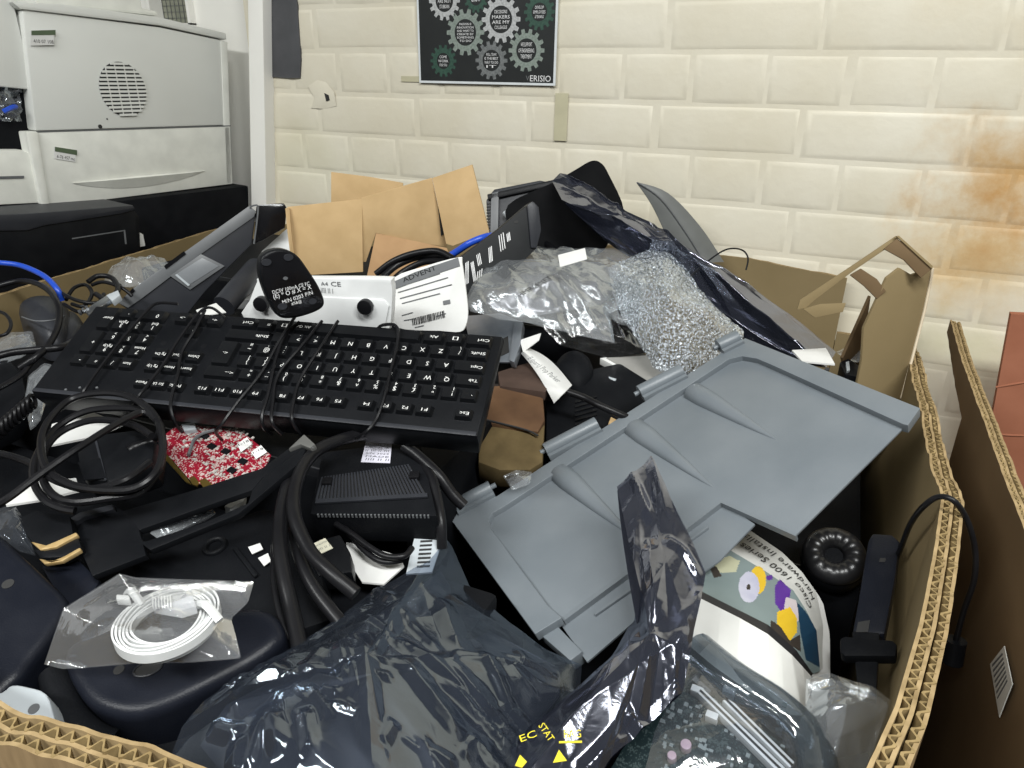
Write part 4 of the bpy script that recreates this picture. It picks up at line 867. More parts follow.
plate('upper_face', KF, [(484, 386), (520, 384), (543, 392), (545, 420), (538, 432), (485, 422)], .03, KR, kx, bevel=.003)
plate('lower_face', KF, [(480, 424), (538, 432), (545, 422), (543, 462), (530, 470), (500, 470), (478, 462)], .03, card('kraft_olive', (.085, .060, .026), (.14, .10, .045)), kx, h=-.004, bevel=.003)
obj('fold_crease', MB().tube([KF.w(*KF.uv(x, y), .0006) for x, y in ((485, 420), (510, 426), (528, 431), (538, 436))], .0012, 6, 3), INK, kx, world=True)
setp(obj('brown_folder', MB().prism([(p.x, p.y) for p in [PZ(x, y, .975) for x, y in ((498, 372), (530, 362), (552, 380), (545, 392), (500, 386))]], .965, .975), card('folder_brown', (.05, .032, .025), (.07, .045, .035))), 'dark brown folder edge above the kraft box', 'folder')
setp(obj('brown_folder', MB().prism([(p.x, p.y) for p in [PZ(x, y, .962) for x, y in ((494, 384), (545, 382), (556, 388), (550, 395), (496, 392))]], .954, .962), mat('folder_black', (.03, .022, .02), .6)), 'second darker folder edge touching the kraft box', 'folder')
PHF = FN(600, 400, .955, (.05, -.3, 1), (640, 380))
ph = thing('desk_phone', 'black desk phone with round earpiece hump in the gap above the lid hinges', 'telephone', PHF)
plate('body', PHF, [(546, 392), (575, 372), (620, 362), (668, 392), (640, 420), (600, 436), (545, 452)], .04, BLK2, ph, bevel=.005)
obj('earpiece', dome([(553, 372, .965), (562, 358, .975), (576, 354, .98), (590, 362, .975), (593, 378, .965), (580, 392, .955), (562, 388, .955)], (573, 374, .968), .016), BLK2, ph, world=True)
for k in range(6): obj('speaker_ridge', MB().prism(PHF.pts([(575, 402 + k * 4.5), (597, 396 + k * 4.5), (597, 398 + k * 4.5), (575, 404 + k * 4.5)]), -.001, .0018), BLK, ph)
setp(obj('handset_cord', wire([(568, 392, .985), (585, 398, .982), (605, 408, .978), (635, 420, .965), (660, 425, .945)], .0038), RUB), 'black cord running from the paper tag toward the lid hinges', 'cable')
WBF = FN(640, 370, .965, (.05, -.25, 1), (660, 385))
wb_ = thing('book', 'thin book with white page edge and dark grey cover above the lid hinge', 'book', WBF)
plate('cover', WBF, [(606, 358), (640, 352), (678, 372), (655, 386)], .002, mat('book_cover_grey', (.22, .215, .2), .5), wb_, h=.009)
plate('pages', WBF, [(600, 358), (606, 357), (656, 380), (652, 386)], .010, PAP, wb_, h=.0085, bevel=.0006)
setp(obj('white_clip', MB().tube([PZ(604, 377, .965), PZ(612, 380, .965), PZ(616, 381, .965)], .003, 8, 2), LGR), 'tiny pale clip on the black phone, left one', 'clip')
setp(obj('white_clip', MB().tube([PZ(620, 378, .965), PZ(625, 379, .965)], .0026, 8, 1), LGR), 'tiny pale clip on the black phone, right one', 'clip')
setp(obj('tan_scrap', MB().prism([(p.x, p.y) for p in [PZ(x, y, .95) for x, y in ((606, 430), (611, 417), (621, 422), (612, 430))]], .93, .95), CARDK), 'tan cardboard scrap behind the lid hinge', 'scrap')
setp(obj('paper_scrap', MB().prism([(p.x, p.y) for p in [PZ(x, y, .998) for x, y in ((792, 350), (826, 348), (835, 364), (802, 361))]], .996, .998), PAP), 'white paper scrap at the lower end of the long antistatic bag', 'paper')
bl = thing('black_adapter', 'small black plastic block beside the right lid corner', 'adapter', FN(856, 370, .985, (0, -.2, 1), (868, 376))); blf = FN(856, 370, .985, (0, -.2, 1), (868, 376))
plate('casing', blf, [(840, 362), (848, 358), (869, 372), (869, 380), (845, 374)], .02, BLK, bl, bevel=.0015)
plate('latch', blf, [(846, 362), (849, 361), (850, 370), (847, 371)], .004, LGR, bl, h=.003)
setp(obj('clear_wrap', sheet([(836, 352, .99), (850, 346, .998), (864, 350, .995), (868, 362, .985), (850, 362, .985)], (852, 354, .99), .008, folds(41, 5, 80, 240, .003), rings=10, nseg=40), CLEAR2), 'clear film scrap beside the right lid corner', 'plastic film')

# ================================================================== left side
DV = thing('webcam', 'dark grey rounded webcam body at the left under the black cable loop', 'webcam', loc=PZ(50, 330, .98))
obj('body', dome([(19, 312, .99), (30, 303, .995), (48, 301, .995), (64, 306, .993), (72, 318, .99), (66, 338, .985), (48, 346, .98), (28, 332, .985)], (45, 322, .995), .022), DGR, DV, world=True)
obj('foot', dome([(58, 318, .98), (74, 314, .985), (84, 328, .98), (70, 346, .975), (56, 344, .975)], (70, 332, .98), .014), DGR, DV, world=True)
obj('seam', wire([(22, 317, 1.008), (36, 321, 1.018), (54, 320, 1.018), (64, 316, 1.01)], .0009, 5, 6), MGR, DV, world=True)
def cable(name, label, pp, r, m=RUB, sub=7, cat='cable', group=None): return setp(obj(name, wire(pp, r, sub, 8), m), label, cat, group)
cable('power_cable', 'thick black cable loop arching at the left edge above the webcam', [(-14, 291, 1.03), (2, 285, 1.035), (24, 281, 1.04), (44, 287, 1.04), (57, 302, 1.035), (59, 322, 1.02), (50, 343, 1.008), (36, 357, 1.0), (20, 368, .99)], .0036)
cable('network_cable', 'blue cable hanging over the left box rim', [(-20, 262, 1.055), (2, 263, 1.055), (22, 266, 1.052), (44, 276, 1.045), (57, 289, 1.035), (62, 300, 1.02)], .0036, BLUE)
cable('thin_cable', 'thin black cable curl at the far left edge', [(-8, 310, 1.02), (5, 314, 1.02), (11, 324, 1.015), (6, 334, 1.01), (-8, 337, 1.005)], .002)
cable('thick_cable', 'thick black cable running level below the webcam', [(-12, 359, 1.0), (10, 353, 1.002), (35, 350, 1.004), (62, 347, 1.004), (78, 338, 1.0)], .0042)
cable('thin_cable', 'thin dark cable slanting below the webcam to the left edge', [(44, 352, .995), (32, 362, .993), (20, 376, .985), (-8, 392, .98)], .003)
for i, pp in enumerate(([(66, 300, 1.02), (74, 288, 1.03), (86, 285, 1.03), (92, 294, 1.025), (84, 306, 1.018), (72, 304, 1.018)], [(60, 292, 1.03), (76, 300, 1.025), (96, 303, 1.022), (112, 296, 1.022), (120, 285, 1.025)], [(88, 282, 1.035), (98, 276, 1.04), (112, 278, 1.038), (118, 290, 1.03), (108, 300, 1.024), (96, 294, 1.025)], [(64, 304, 1.015), (80, 312, 1.01), (96, 306, 1.015), (104, 294, 1.02)], [(92, 285, 1.03), (104, 282, 1.035), (122, 288, 1.03), (132, 296, 1.02)])):
    cable('thin_cable', ('small tight black loop nearest the webcam', 'thin black cable crossing the loops beside the webcam', 'larger black loop beside the laptop base end', 'thin black cable running under the loops by the webcam', 'thin black cable ending at the laptop base')[i], pp, .0024 if i != 2 else .0034, group='black cable loops by the webcam')
us = thing('connector', 'silver and white plug lying behind the keyboard corner', 'plug', FN(100, 302, 1.03, (0, -.3, 1), (118, 290))); usf = FN(100, 302, 1.03, (0, -.3, 1), (118, 290))
plate('shell', usf, [(84, 310), (110, 293), (116, 296), (88, 314)], .006, METAL, us, bevel=.0008)
plate('housing', usf, [(106, 295), (118, 290), (120, 295), (112, 301)], .008, LGR, us, h=.001, bevel=.001)
for k in range(3): obj('pin', MB().prism(usf.pts([(78 + k * 3.5, 312 - k * 2), (80.5 + k * 3.5, 310.5 - k * 2), (82 + k * 3.5, 313 - k * 2), (79.5 + k * 3.5, 314.5 - k * 2)]), -.002, .002), METAL, us)
setp(obj('clear_bag', sheet([(104, 280, 1.02), (112, 264, 1.035), (140, 256, 1.04), (164, 257, 1.04), (172, 266, 1.03), (150, 284, 1.015), (125, 286, 1.015)], (138, 270, 1.03), .016, folds(21, 8, 50, 220, .005), thick=.012, rings=20, nseg=80, edge=.3), CLEAR2), 'small crumpled clear bag beside the left box rim', 'bag')
setp(obj('clear_bag', sheet([(28, 376, .985), (44, 362, .995), (56, 366, .995), (50, 392, .98), (40, 420, .965), (30, 430, .96), (24, 400, .97)], (40, 392, .98), .01, folds(22, 8, 50, 220, .004), rings=16, nseg=70, edge=.3), CLEAR2), 'crumpled clear film under the keyboard left corner', 'bag')
setp(obj('clear_bag', sheet([(-12, 345, .985), (10, 332, .995), (32, 330, .995), (36, 346, .985), (20, 358, .98), (-10, 366, .975)], (12, 346, .985), .008, folds(23, 7, 60, 220, .004), rings=14, nseg=60, edge=.3), CLEAR2), 'pale crumpled film at the left edge under the cables', 'bag')
hx_ = []
for i in range(150):
    t = i / 149; c_ = PZ(-18, 446, .965).lerp(PZ(34, 400, .985), t); a = t * 2 * math.pi * 12; hx_.append(c_ + RT * 0 + Vector((0, 0, 1)) * (.0075 * math.sin(a)) + (Vector((.6, -.8, 0))) * (.0075 * math.cos(a)))
setp(obj('coiled_cord', MB().tube(hx_, .0022, 6, 1), RUB), 'black coiled telephone cord at the left edge', 'cable')
bd = slab('modem_case', 'black rounded case at the left edge above the coiled cord', 'modem', FN(10, 385, .965, (.1, -.3, 1), (30, 380)), [(-30, 366), (8, 358), (22, 372), (26, 392), (10, 420), (-30, 440)], .03, BLK, .005)
# power adapter with coiled lead
PA = FN(118, 462, .985, (.05, -.35, 1), (155, 452))
pa_ = thing('power_adapter', 'black power adapter with its lead coiled around it below the keyboard', 'power adapter', PA)
plate('body', PA, [(76, 452), (98, 434), (140, 428), (155, 440), (152, 466), (110, 482), (82, 478)], .028, BLK, pa_, bevel=.004)
plate('label_panel', PA, [(78, 462), (100, 458), (106, 478), (84, 480)], .001, BLK2, pa_, h=.001)
obj('seam', MB().prism(PA.pts([(95, 441), (97, 440), (107, 480), (105, 481)]), 0, .0008), DGR, pa_)
obj('strain_relief', MB().tube([PA.w(*PA.uv(x, y), -.002) for x, y in ((128, 449), (136, 445), (146, 442), (154, 440))], .0042, 10, 3, rfun=lambda t: 1.15 - .35 * t + .1 * math.sin(40 * t)), RUB, pa_, world=True)
for k, pp in enumerate(([(155, 440, 1.0), (160, 428, 1.01), (150, 410, 1.018), (128, 396, 1.024), (100, 393, 1.026), (70, 400, 1.022), (48, 422, 1.015), (41, 445, 1.008), (48, 470, 1.0), (72, 485, .997), (104, 490, .996), (135, 488, .998), (156, 472, 1.004), (163, 448, 1.01), (160, 425, 1.014)],
    [(160, 425, 1.014), (150, 412, 1.01), (120, 408, 1.012), (84, 412, 1.012), (54, 430, 1.004), (36, 458, .995), (34, 482, .988), (45, 500, .982), (60, 508, .978), (75, 511, .976)],
    [(160, 470, 1.0), (140, 492, .992), (110, 498, .988), (75, 502, .984), (52, 494, .984), (42, 474, .99), (46, 448, .997), (64, 430, 1.002), (95, 420, 1.006), (130, 424, 1.008), (152, 436, 1.01)],
    [(-15, 512, .985), (10, 497, .992), (42, 473, 1.002), (80, 447, 1.012), (120, 422, 1.016), (144, 412, 1.016), (157, 420, 1.014)],
    [(-10, 452, .985), (10, 456, .985), (32, 464, .986), (50, 476, .988)],
    [(42, 472, 1.0), (60, 482, .994), (90, 489, .992), (125, 480, .998), (150, 462, 1.0)])):
    obj('lead', MB().tube([PZ(*p) for p in pp], .0032, 8, 6), RUB, pa_, world=True)
for i, (ol, z) in enumerate(((((46, 446), (52, 424), (92, 412), (124, 424), (96, 436)), .968), (((4, 498), (30, 482), (76, 478), (80, 490), (40, 500), (6, 505)), .962))):
    setp(obj('paper_label', MB().prism([(p.x, p.y) for p in [PZ(x, y, z) for x, y in ol]], z - .002, z), PAP), ('white paper label under the coiled adapter lead', 'white paper strip at the left below the coiled lead')[i], 'paper')
# red graphics card
GC = FN(215, 455, .968, (.05, -.30, 1), (245, 470))
def pcb_mat(name, base, tr_, pads, sc, thr=.5):
    m = bpy.data.materials.new(name); m.use_nodes = True; nt = m.node_tree; b = nt.nodes['Principled BSDF']; b.inputs['Roughness'].default_value = .35
    tc = nd(nt, 'ShaderNodeTexCoord'); v = nd(nt, 'ShaderNodeTexVoronoi'); v.inputs['Scale'].default_value = sc; v.distance = 'CHEBYCHEV'; nt.links.new(tc.outputs['Object'], v.inputs['Vector'])
    n = nd(nt, 'ShaderNodeTexNoise'); n.inputs['Scale'].default_value = sc * .22; n.inputs['Detail'].default_value = 3; nt.links.new(tc.outputs['Object'], n.inputs['Vector'])
    ad = nd(nt, 'ShaderNodeMath', operation='MULTIPLY_ADD'); ad.inputs[1].default_value = -1.3; nt.links.new(n.outputs[0], ad.inputs[0]); nt.links.new(v.outputs['Distance'], ad.inputs[2])
    cr = nd(nt, 'ShaderNodeValToRGB'); e = cr.color_ramp.elements; e[0].position = 0; e[0].color = (*pads, 1); e[1].position = .08; e[1].color = (*tr_, 1); x = cr.color_ramp.elements.new(.12); x.color = (*base, 1); cr.color_ramp.interpolation = 'CONSTANT'
    ad2 = nd(nt, 'ShaderNodeMath', operation='ADD'); ad2.inputs[1].default_value = thr; nt.links.new(ad.outputs[0], ad2.inputs[0]); nt.links.new(ad2.outputs[0], cr.inputs[0]); nt.links.new(cr.outputs[0], b.inputs['Base Color']); return m
RED = pcb_mat('red_circuit_board', (.20, .006, .018), (.30, .035, .05), (.42, .33, .31), 520, .42)
gc_ = thing('graphics_card', 'red circuit board card with gold edge contacts under the keyboard', 'circuit board', GC)
plate('board', GC, [(163, 436), (172, 429), (184, 424), (240, 430), (271, 455), (262, 472), (208, 486), (190, 480), (166, 453)], .0016, RED, gc_)
for ol in ([(166, 453), (188, 479), (191, 484), (186, 482), (164, 458)], [(189, 478), (194, 476), (199, 482), (197, 486), (192, 484)], [(199, 481), (205, 478), (212, 484), (204, 488)]):
    plate('edge_contact', GC, ol, .0018, GOLD, gc_, h=.0004)
rr = random.Random(9); cm = MB()
for k in range(150):
    x = rr.uniform(180, 262); y = rr.uniform(428, 480); u, v = GC.uv(x, y)
    if (x - 165) * .95 - (y - 440) < 8 and x < 215: continue
    if y < 426 + max(0, (x - 238)) * .8 or y > 487 - (x - 205) * .25: continue
    a, b = rr.uniform(.0006, .0018), rr.uniform(.0006, .0018); cm.box(u - a, u + a, v - b, v + b, 0, rr.uniform(.0006, .0016))
obj('small_components', cm, mat('component_grey', (.30, .28, .26), .4, col2=(.5, .47, .44), nscale=400), gc_, kind='stuff')
for x, y in ((212, 447), (232, 471), (226, 452), (205, 437), (243, 462)):
    u, v = GC.uv(x, y); obj('chip', MB().box(u - .004, u + .004, v - .003, v + .003, 0, .0018), BLK, gc_, bevel=.0003)
for ol in ([(237, 444), (247, 437), (252, 444), (241, 452)], [(251, 452), (261, 445), (267, 452), (256, 459)]):
    s_ = plate('white_sticker', GC, ol, .0004, PAP, gc_, h=.0022); c_ = (sum(p[0] for p in ol) / 4, sum(p[1] for p in ol) / 4)
    obj('handwriting', tpx(GC, '1-18', (c_[0] - 5, c_[1] + 2.6), (c_[0] + 5, c_[1] - 2), 4, .0024), INK, s_)
plate('socket', GC, [(181, 424), (194, 422), (196, 429), (184, 431)], .006, LGR, gc_, h=.005, bevel=.0006)
obj('wire_lead', MB().tube([GC.w(*GC.uv(x, y), .004) for x, y in ((216, 433), (205, 436), (196, 442), (192, 452), (190, 458))], .0016, 6, 4), MGR, gc_, world=True)
# black slotted bracket
SB = FN(190, 510, .972, (-.1, -.35, 1), (300, 455))
sbk = thing('slotted_bezel', 'long black plastic bezel with open slot lying below the red board', 'bezel', SB)
mb = MB()
for ol in ([(67, 520), (80, 512), (112, 504), (124, 511), (138, 526), (142, 541), (146, 555), (92, 576)], [(122, 511), (190, 491), (262, 468), (300, 440), (308, 444), (262, 478), (252, 490), (200, 508), (139, 530)], [(138, 541), (146, 541), (205, 522), (248, 503), (252, 490), (264, 476), (308, 444), (300, 462), (262, 494), (238, 514), (150, 550)]):
    mb.prism(SB.pts(ol), -.006, 0)
obj('frame', mb, BLK, sbk, bevel=.001)
plate('turned_edge', SB, [(67, 520), (80, 512), (112, 504), (114, 509), (84, 517), (70, 525)], .01, DGR, sbk, h=.004, bevel=.001)
plate('steel_corner', SB, [(288, 449), (304, 434), (315, 444), (310, 448), (300, 444)], .006, mat('grey_zinc', (.2, .2, .19), .35, metal=.6), sbk, h=.004, bevel=.001)
setp(obj('clear_sleeve', sheet([(150, 533, .955), (180, 518, .96), (210, 505, .962), (216, 514, .958), (190, 525, .955), (160, 540, .95)], (182, 522, .957), .006, folds(31, 6, 60, 240, .003), rings=12, nseg=60), CLEAR2), 'clear plastic sleeve seen through the black bezel slot', 'sleeve')
setp(obj('white_connector', MB().prism([(p.x, p.y) for p in [PZ(x, y, .958) for x, y in ((224, 506), (246, 492), (244, 501), (230, 508))]], .95, .958), WHT, bevel=.001), 'white connector seen through the black bezel slot', 'connector')
# contacts stack at left
ms = thing('ribbon_connector', 'stack of black ribbon connectors with tan edges left of the bezel', 'connector', FN(50, 535, .955, (0, -.35, 1), (80, 528))); msf = FN(50, 535, .955, (0, -.35, 1), (80, 528))
plate('housing', msf, [(18, 518), (36, 510), (70, 516), (74, 538), (40, 552), (26, 535)], .014, BLK2, ms, bevel=.002)
BRS = mat('tan_brass', (.40, .27, .11), .4, metal=.3, col2=(.5, .36, .17), nscale=120)
for ol in ([(30, 541), (46, 545), (56, 541), (76, 532), (78, 535), (56, 547), (40, 550)], [(38, 558), (52, 561), (64, 556), (80, 547), (81, 550), (62, 561), (44, 564)]):
    plate('tan_edge', msf, ol, .004, BRS, ms, h=.001, bevel=.0012)
plate('lower_housing', msf, [(32, 549), (56, 548), (78, 537), (82, 548), (62, 557), (40, 558)], .01, BLK, ms, h=-.001, bevel=.002)
setp(obj('clear_bag', sheet([(-12, 512, .955), (14, 504, .96), (24, 520, .955), (30, 540, .945), (36, 556, .94), (20, 552, .94), (4, 540, .945), (-10, 530, .95)], (14, 530, .952), .006, folds(33, 6, 50, 200, .003), rings=14, nseg=60), CLEARD), 'bluish clear bag left of the tan-edged connectors', 'bag')
# vented black device with label
VD = FN(372, 490, .965, (.02, -.28, 1), (420, 488))
vd = thing('network_switch', 'black vented device with small white label under the keyboard edge', 'network device', VD)
plate('casing', VD, [(322, 452), (420, 440), (437, 516), (310, 514)], .035, BLK2, vd, bevel=.002)
gr = plate('grille_bed', VD, [(322, 479), (410, 466), (427, 496), (316, 502)], .001, INK, vd, h=.0006)
for k in range(30):
    t0 = k / 30; t1 = t0 + .02
    a = lambda t: (322 + (410 - 322) * t, 479 - 13 * t); b = lambda t: (316 + 111 * t, 502 - 6 * t)
    obj('slat', MB().prism(VD.pts([a(t0), a(t1), b(t1), b(t0)]), .0005, .0026), DGR, gr)
plate('grille_bar', VD, [(316, 499), (427, 493), (427.5, 496.5), (315, 503)], .002, DGR, vd, h=.0028)
for a in ((328, 484), (415, 478)):
    u, v = VD.uv(*a); obj('foot', MB().box(u - .0045, u + .0045, v - .004, v + .004, 0, .005), RUB, vd, bevel=.001)
lb_ = plate('label', VD, [(366, 441), (392, 442), (390, 463), (361, 462)], .0005, mat('label_lilac_white', (.52, .51, .58), .5), vd, h=.001)
t = MB()
for k in range(6): t = join(t, tpx(VD, ('MODEL FS', 'INPUT 5V 1A', '|| ||| || |||', 'S/N 3024', 'MADE', '|||| || ||')[k], (366, 445 + k * 3), (389, 446 + k * 3), 2.2, .0013))
obj('lettering', t, MGR, lb_)
t = MB()
for k in range(30):
    p = VD.uv(318 + k * 3.8, 514.5 + k * .03); t.box(p[0] - .0007, p[0] + .0007, p[1] - .0006, p[1] + .0006, -.003, .0004)
obj('edge_dots', t, MGR, vd, kind='stuff')
# thick cables in the middle
cable('thick_cable', 'thick black cable bending out from under the keyboard, topmost', [(372, 432, .995), (340, 440, 1.0), (314, 453, 1.0), (298, 478, .998), (294, 512, .99), (308, 548, .978), (330, 572, .972), (356, 594, .962)], .0054)
cable('thick_cable', 'thick black cable dropping straight left of the others', [(306, 452, .985), (290, 480, .985), (282, 510, .982), (280, 545, .975), (285, 580, .965), (292, 610, .955), (300, 650, .945)], .0056)
cable('thick_cable', 'thick black cable slanting between the two bent cables', [(292, 505, .97), (296, 540, .968), (304, 568, .963), (318, 594, .955), (340, 622, .945)], .005)
cable('thick_cable', 'thick black cable running into the first lid hinge', [(404, 446, .985), (418, 456, .98), (438, 475, .97), (452, 494, .955), (464, 506, .945)], .0052)
cable('thick_cable', 'thick black cable dropping left of the lid corner', [(416, 456, .975), (430, 474, .972), (437, 497, .962), (441, 522, .95), (442, 548, .93)], .0046)
cable('thin_cable', 'thin glossy black cable curling under the vented device', [(336, 524, .945), (352, 534, .945), (368, 546, .942), (386, 556, .94), (404, 556, .94), (412, 548, .94)], .0026)
cable('thin_cable', 'second thin black cable beside the curling one', [(345, 528, .94), (366, 552, .936), (384, 562, .934), (402, 560, .934)], .0026)
cable('thin_cable', 'thin black cable left of the straight thick cable', [(274, 545, .96), (274, 580, .955), (280, 615, .948), (290, 640, .94)], .0024)
for i, (ol, z) in enumerate((((( 330, 505), (344, 520), (346, 528), (326, 530), (320, 512)), .935), ((( 346, 542), (372, 548), (400, 556), (404, 566), (384, 584), (362, 582), (348, 560)), .925))):
    setp(obj('paper_scrap', MB().prism([(p.x, p.y) for p in [PZ(x, y, z) for x, y in ol]], z - .0015, z), PAP), ('white paper corner left of the vented device', 'white paper sheet under the curling thin cables')[i], 'paper')
VG = FN(425, 545, .93, (.1, -.3, 1), (436, 525))
vg = thing('vented_plate', 'small pale metal plate with rows of slots left of the lid corner', 'metal plate', VG)
plate('sheet', VG, [(418, 522), (436, 520), (441, 545), (432, 572), (406, 574)], .002, LGR, vg)
for k in range(11): obj('slot', MB().prism(VG.pts([(423 - k * .6, 524 + k * 4.2), (434 - k * .4, 523.4 + k * 4.2), (433.6 - k * .4, 525.2 + k * 4.2), (422.7 - k * .6, 525.8 + k * 4.2)]), 0, .0006), INK, vg)
# black base plate under the cables, adapter
BP = FN(225, 560, .935, (0, -.25, 1), (300, 555))
bpl = thing('monitor_base', 'broad black plastic base with small white labels behind the white cable coil', 'plastic base', BP)
plate('shell', BP, [(130, 560), (200, 532), (262, 508), (300, 512), (320, 560), (330, 620), (270, 640), (180, 640), (140, 610)], .04, BLK2, bpl, bevel=.004)
u, v = BP.uv(215, 547); obj('boss_ring', MB().tube([Vector((p[0], p[1], .001)) for p in ring_uv(u, v, .008, 20)], .0022, 8, 1, True), BLK, bpl)
plate('rib', BP, [(232, 548), (236, 546), (258, 574), (254, 577)], .003, BLK, bpl, h=.003, bevel=.001)
for ol in ([(248, 547), (260, 543), (263, 549), (252, 554)], [(258, 558), (268, 553), (271, 561), (264, 566)]): plate('white_label', BP, ol, .0006, PAP, bpl, h=.003)
AD2 = FN(330, 556, .945, (.05, -.3, 1), (346, 552))
a2 = thing('power_adapter', 'small black adapter with pale label between the thick cables', 'power adapter', AD2)
plate('casing', AD2, [(302, 545), (340, 534), (350, 552), (352, 572), (318, 576)], .02, BLK, a2, bevel=.002)
l2 = plate('label', AD2, [(310, 545), (325, 538), (333, 548), (318, 555)], .0005, mat('label_cream', (.55, .53, .42), .5), a2, h=.001)
obj('lettering', join(tpx(AD2, 'AC ADAPTER', (316, 547), (327, 542), 2, .0012), tpx(AD2, '|||| || |', (318, 551), (330, 546), 2.5, .0012)), MGR, l2)

# ================================================================== front left
NB = FN(20, 610, .955, (.15, -.25, 1), (60, 600))
pd_ = thing('phone_dock', 'large smooth blue-black plastic case in the bottom left', 'plastic case', NB)
obj('casing', MB().prism(spl2(NB.pts([(-60, 530), (-10, 528), (20, 552), (48, 578), (64, 594), (66, 608), (52, 632), (30, 660), (10, 684), (-60, 720)]), 4), -.06, 0), NAVY, pd_, bevel=.009, bseg=4)
u, v = NB.uv(8, 584); obj('screw_hole', MB().prism(ring_uv(u, v, .004, 16), -.001, .0004), INK, pd_)
CN = FN(60, 590, .93, (.05, -.3, 1), (90, 580))
slab('tablet', 'flat black tablet between the smooth case and the bagged cable', 'tablet', CN, [(40, 566), (74, 554), (100, 580), (84, 610), (60, 640), (46, 650), (62, 604)], .02, NAVY, .003)
RH = FN(160, 680, .945, (.05, -.22, 1), (220, 665))
rh = thing('modem', 'rounded blue-black modem body below the bagged white cable', 'modem', RH)
obj('shell', MB().prism(spl2(RH.pts([(62, 660), (76, 690), (96, 708), (130, 715), (165, 706), (210, 684), (262, 655), (284, 630), (260, 606), (180, 615), (100, 630), (70, 642)]), 4), -.045, 0), NAVY, rh, bevel=.010, bseg=4)
u, v = RH.uv(119, 670); obj('screw_hole', MB().prism(ring_uv(u, v, .0034, 16), -.001, .0004), INK, rh)
u, v = RH.uv(148, 669); obj('recess', MB().prism(ring_uv(u, v, .0085, 20, .005), -.001, .0004), INK, rh)
obj('recess_ring', MB().tube([Vector((p[0], p[1], .0005)) for p in ring_uv(u, v, .0085, 24, .0052)], .0007, 6, 1, True), DGR, rh)
GB = setp(obj('gloss_mouse', dome([(106, 722, .90), (118, 708, .905), (150, 704, .905), (174, 706, .905), (176, 722, .90), (160, 742, .89), (130, 748, .885), (110, 738, .89)], (140, 724, .897), .022), BLK3), 'glossy black rounded mouse shell just inside the front rim', 'mouse')
LG = FN(30, 708, .95, (.1, -.3, 1), (55, 715))
lg = thing('grey_bracket', 'pale grey plastic piece with round hole in the bottom left corner', 'plastic part', LG)
obj('body', MB().prism(spl2(LG.pts([(-20, 702), (2, 692), (12, 685), (28, 687), (46, 694), (54, 718), (60, 738), (40, 750), (-20, 750)]), 3), -.03, 0), LGR, lg, bevel=.004, bseg=3)
u, v = LG.uv(34, 709); obj('hole', MB().prism(ring_uv(u, v, .0032, 16), -.001, .0004), MGR, lg)
obj('notch', MB().prism(LG.pts([(-4, 704), (12, 714), (10, 720), (-6, 714)]), -.001, .0004), MGR, lg)
setp(obj('black_hose', wire([(56, 674, .935), (62, 700, .93), (74, 722, .925), (92, 738, .92), (110, 746, .915)], .010, 6, 14), BLK2), 'thick black hose curving beside the pale grey piece', 'hose')
# white flat cable coil in a clear bag
EF = FN(167, 620, .985, (-.03, -.04, 1), (220, 618))
cc = thing('network_cable', 'white flat network cable coiled in a clear bag', 'cable', EF)
W2 = mat('white_cable_jacket', (.56, .57, .565), .45)
ru = .95 * abs(EF.uv(219, 619)[0] - EF.uv(115, 621)[0]) / 2
for k in range(6):
    r = ru * (.98 - .066 * k); rows = []
    for i in range(49):
        a = 2 * math.pi * i / 48; wob = 1 + .012 * math.sin(3 * a + k)
        c_ = Vector((r * wob * math.cos(a), r * wob * 1.0 * math.sin(a), .0))
        d = Vector((math.cos(a), math.sin(a), 0)); h_ = .0025 + .0010 * math.sin(a * 2 + k * 1.3) - k * .0003
        rows.append([c_ + d * .0007 + Vector((0, 0, -.004)), c_ + d * .0007 + Vector((0, 0, h_)), c_ - d * .0005 + Vector((0, 0, h_)), c_ - d * .0005 + Vector((0, 0, -.004))])
    obj('cable_turn', MB().grid(rows), W2, cc, sharp=50)
obj('cable_turn', MB().tube([Vector((p[0], p[1], -.0058)) for p in ring_uv(0, 0, ru * .82, 40)], ru * .12, 8, 1, True), W2, cc)
RJ = film('clear_plug', haze=.35)
pl_ = plate('plug', EF, [(150, 599), (192, 593), (196, 606), (180, 611), (152, 606)], .006, RJ, cc, h=.009, bevel=.0006)
for k in range(7): obj('plug_rib', MB().prism(EF.pts([(152 + k * 3, 597.5 - k * .3), (153.2 + k * 3, 597.3 - k * .3), (153.6 + k * 3, 607.5), (152.4 + k * 3, 607.7)], .01), .009, .0105), WHT, pl_)
plate('boot', EF, [(116, 594), (129, 595), (130, 600), (116, 599)], .005, WHT, cc, h=.008, bevel=.0008)
for a, b in (((128, 596), (142, 606)), ((196, 607), (220, 622))): obj('tie', MB().tube([EF.w(*EF.uv(x, y), z) for x, y, z in ((a[0], a[1], .001), ((a[0] + b[0]) / 2, (a[1] + b[1]) / 2, .008), (b[0], b[1], .001))], .0028, 8, 4), W2, cc, world=True)
eb = thing('clear_bag', 'flat clear bag around the coiled white network cable', 'bag', EF)
obj('film', sheet([(44, 664, .955), (52, 640, .965), (63, 608, .98), (92, 590, .985), (119, 573, .99), (136, 577, .99), (190, 579, .992), (254, 581, .992), (248, 602, .985), (231, 618, .98), (236, 636, .975), (241, 657, .968), (190, 661, .97), (130, 662, .968), (62, 668, .955)], (165, 622, .992), .012, folds(35, 8, 26, 140, .0028), thick=.012, rings=30, nseg=130, edge=.4), CLEAR, eb, world=True)

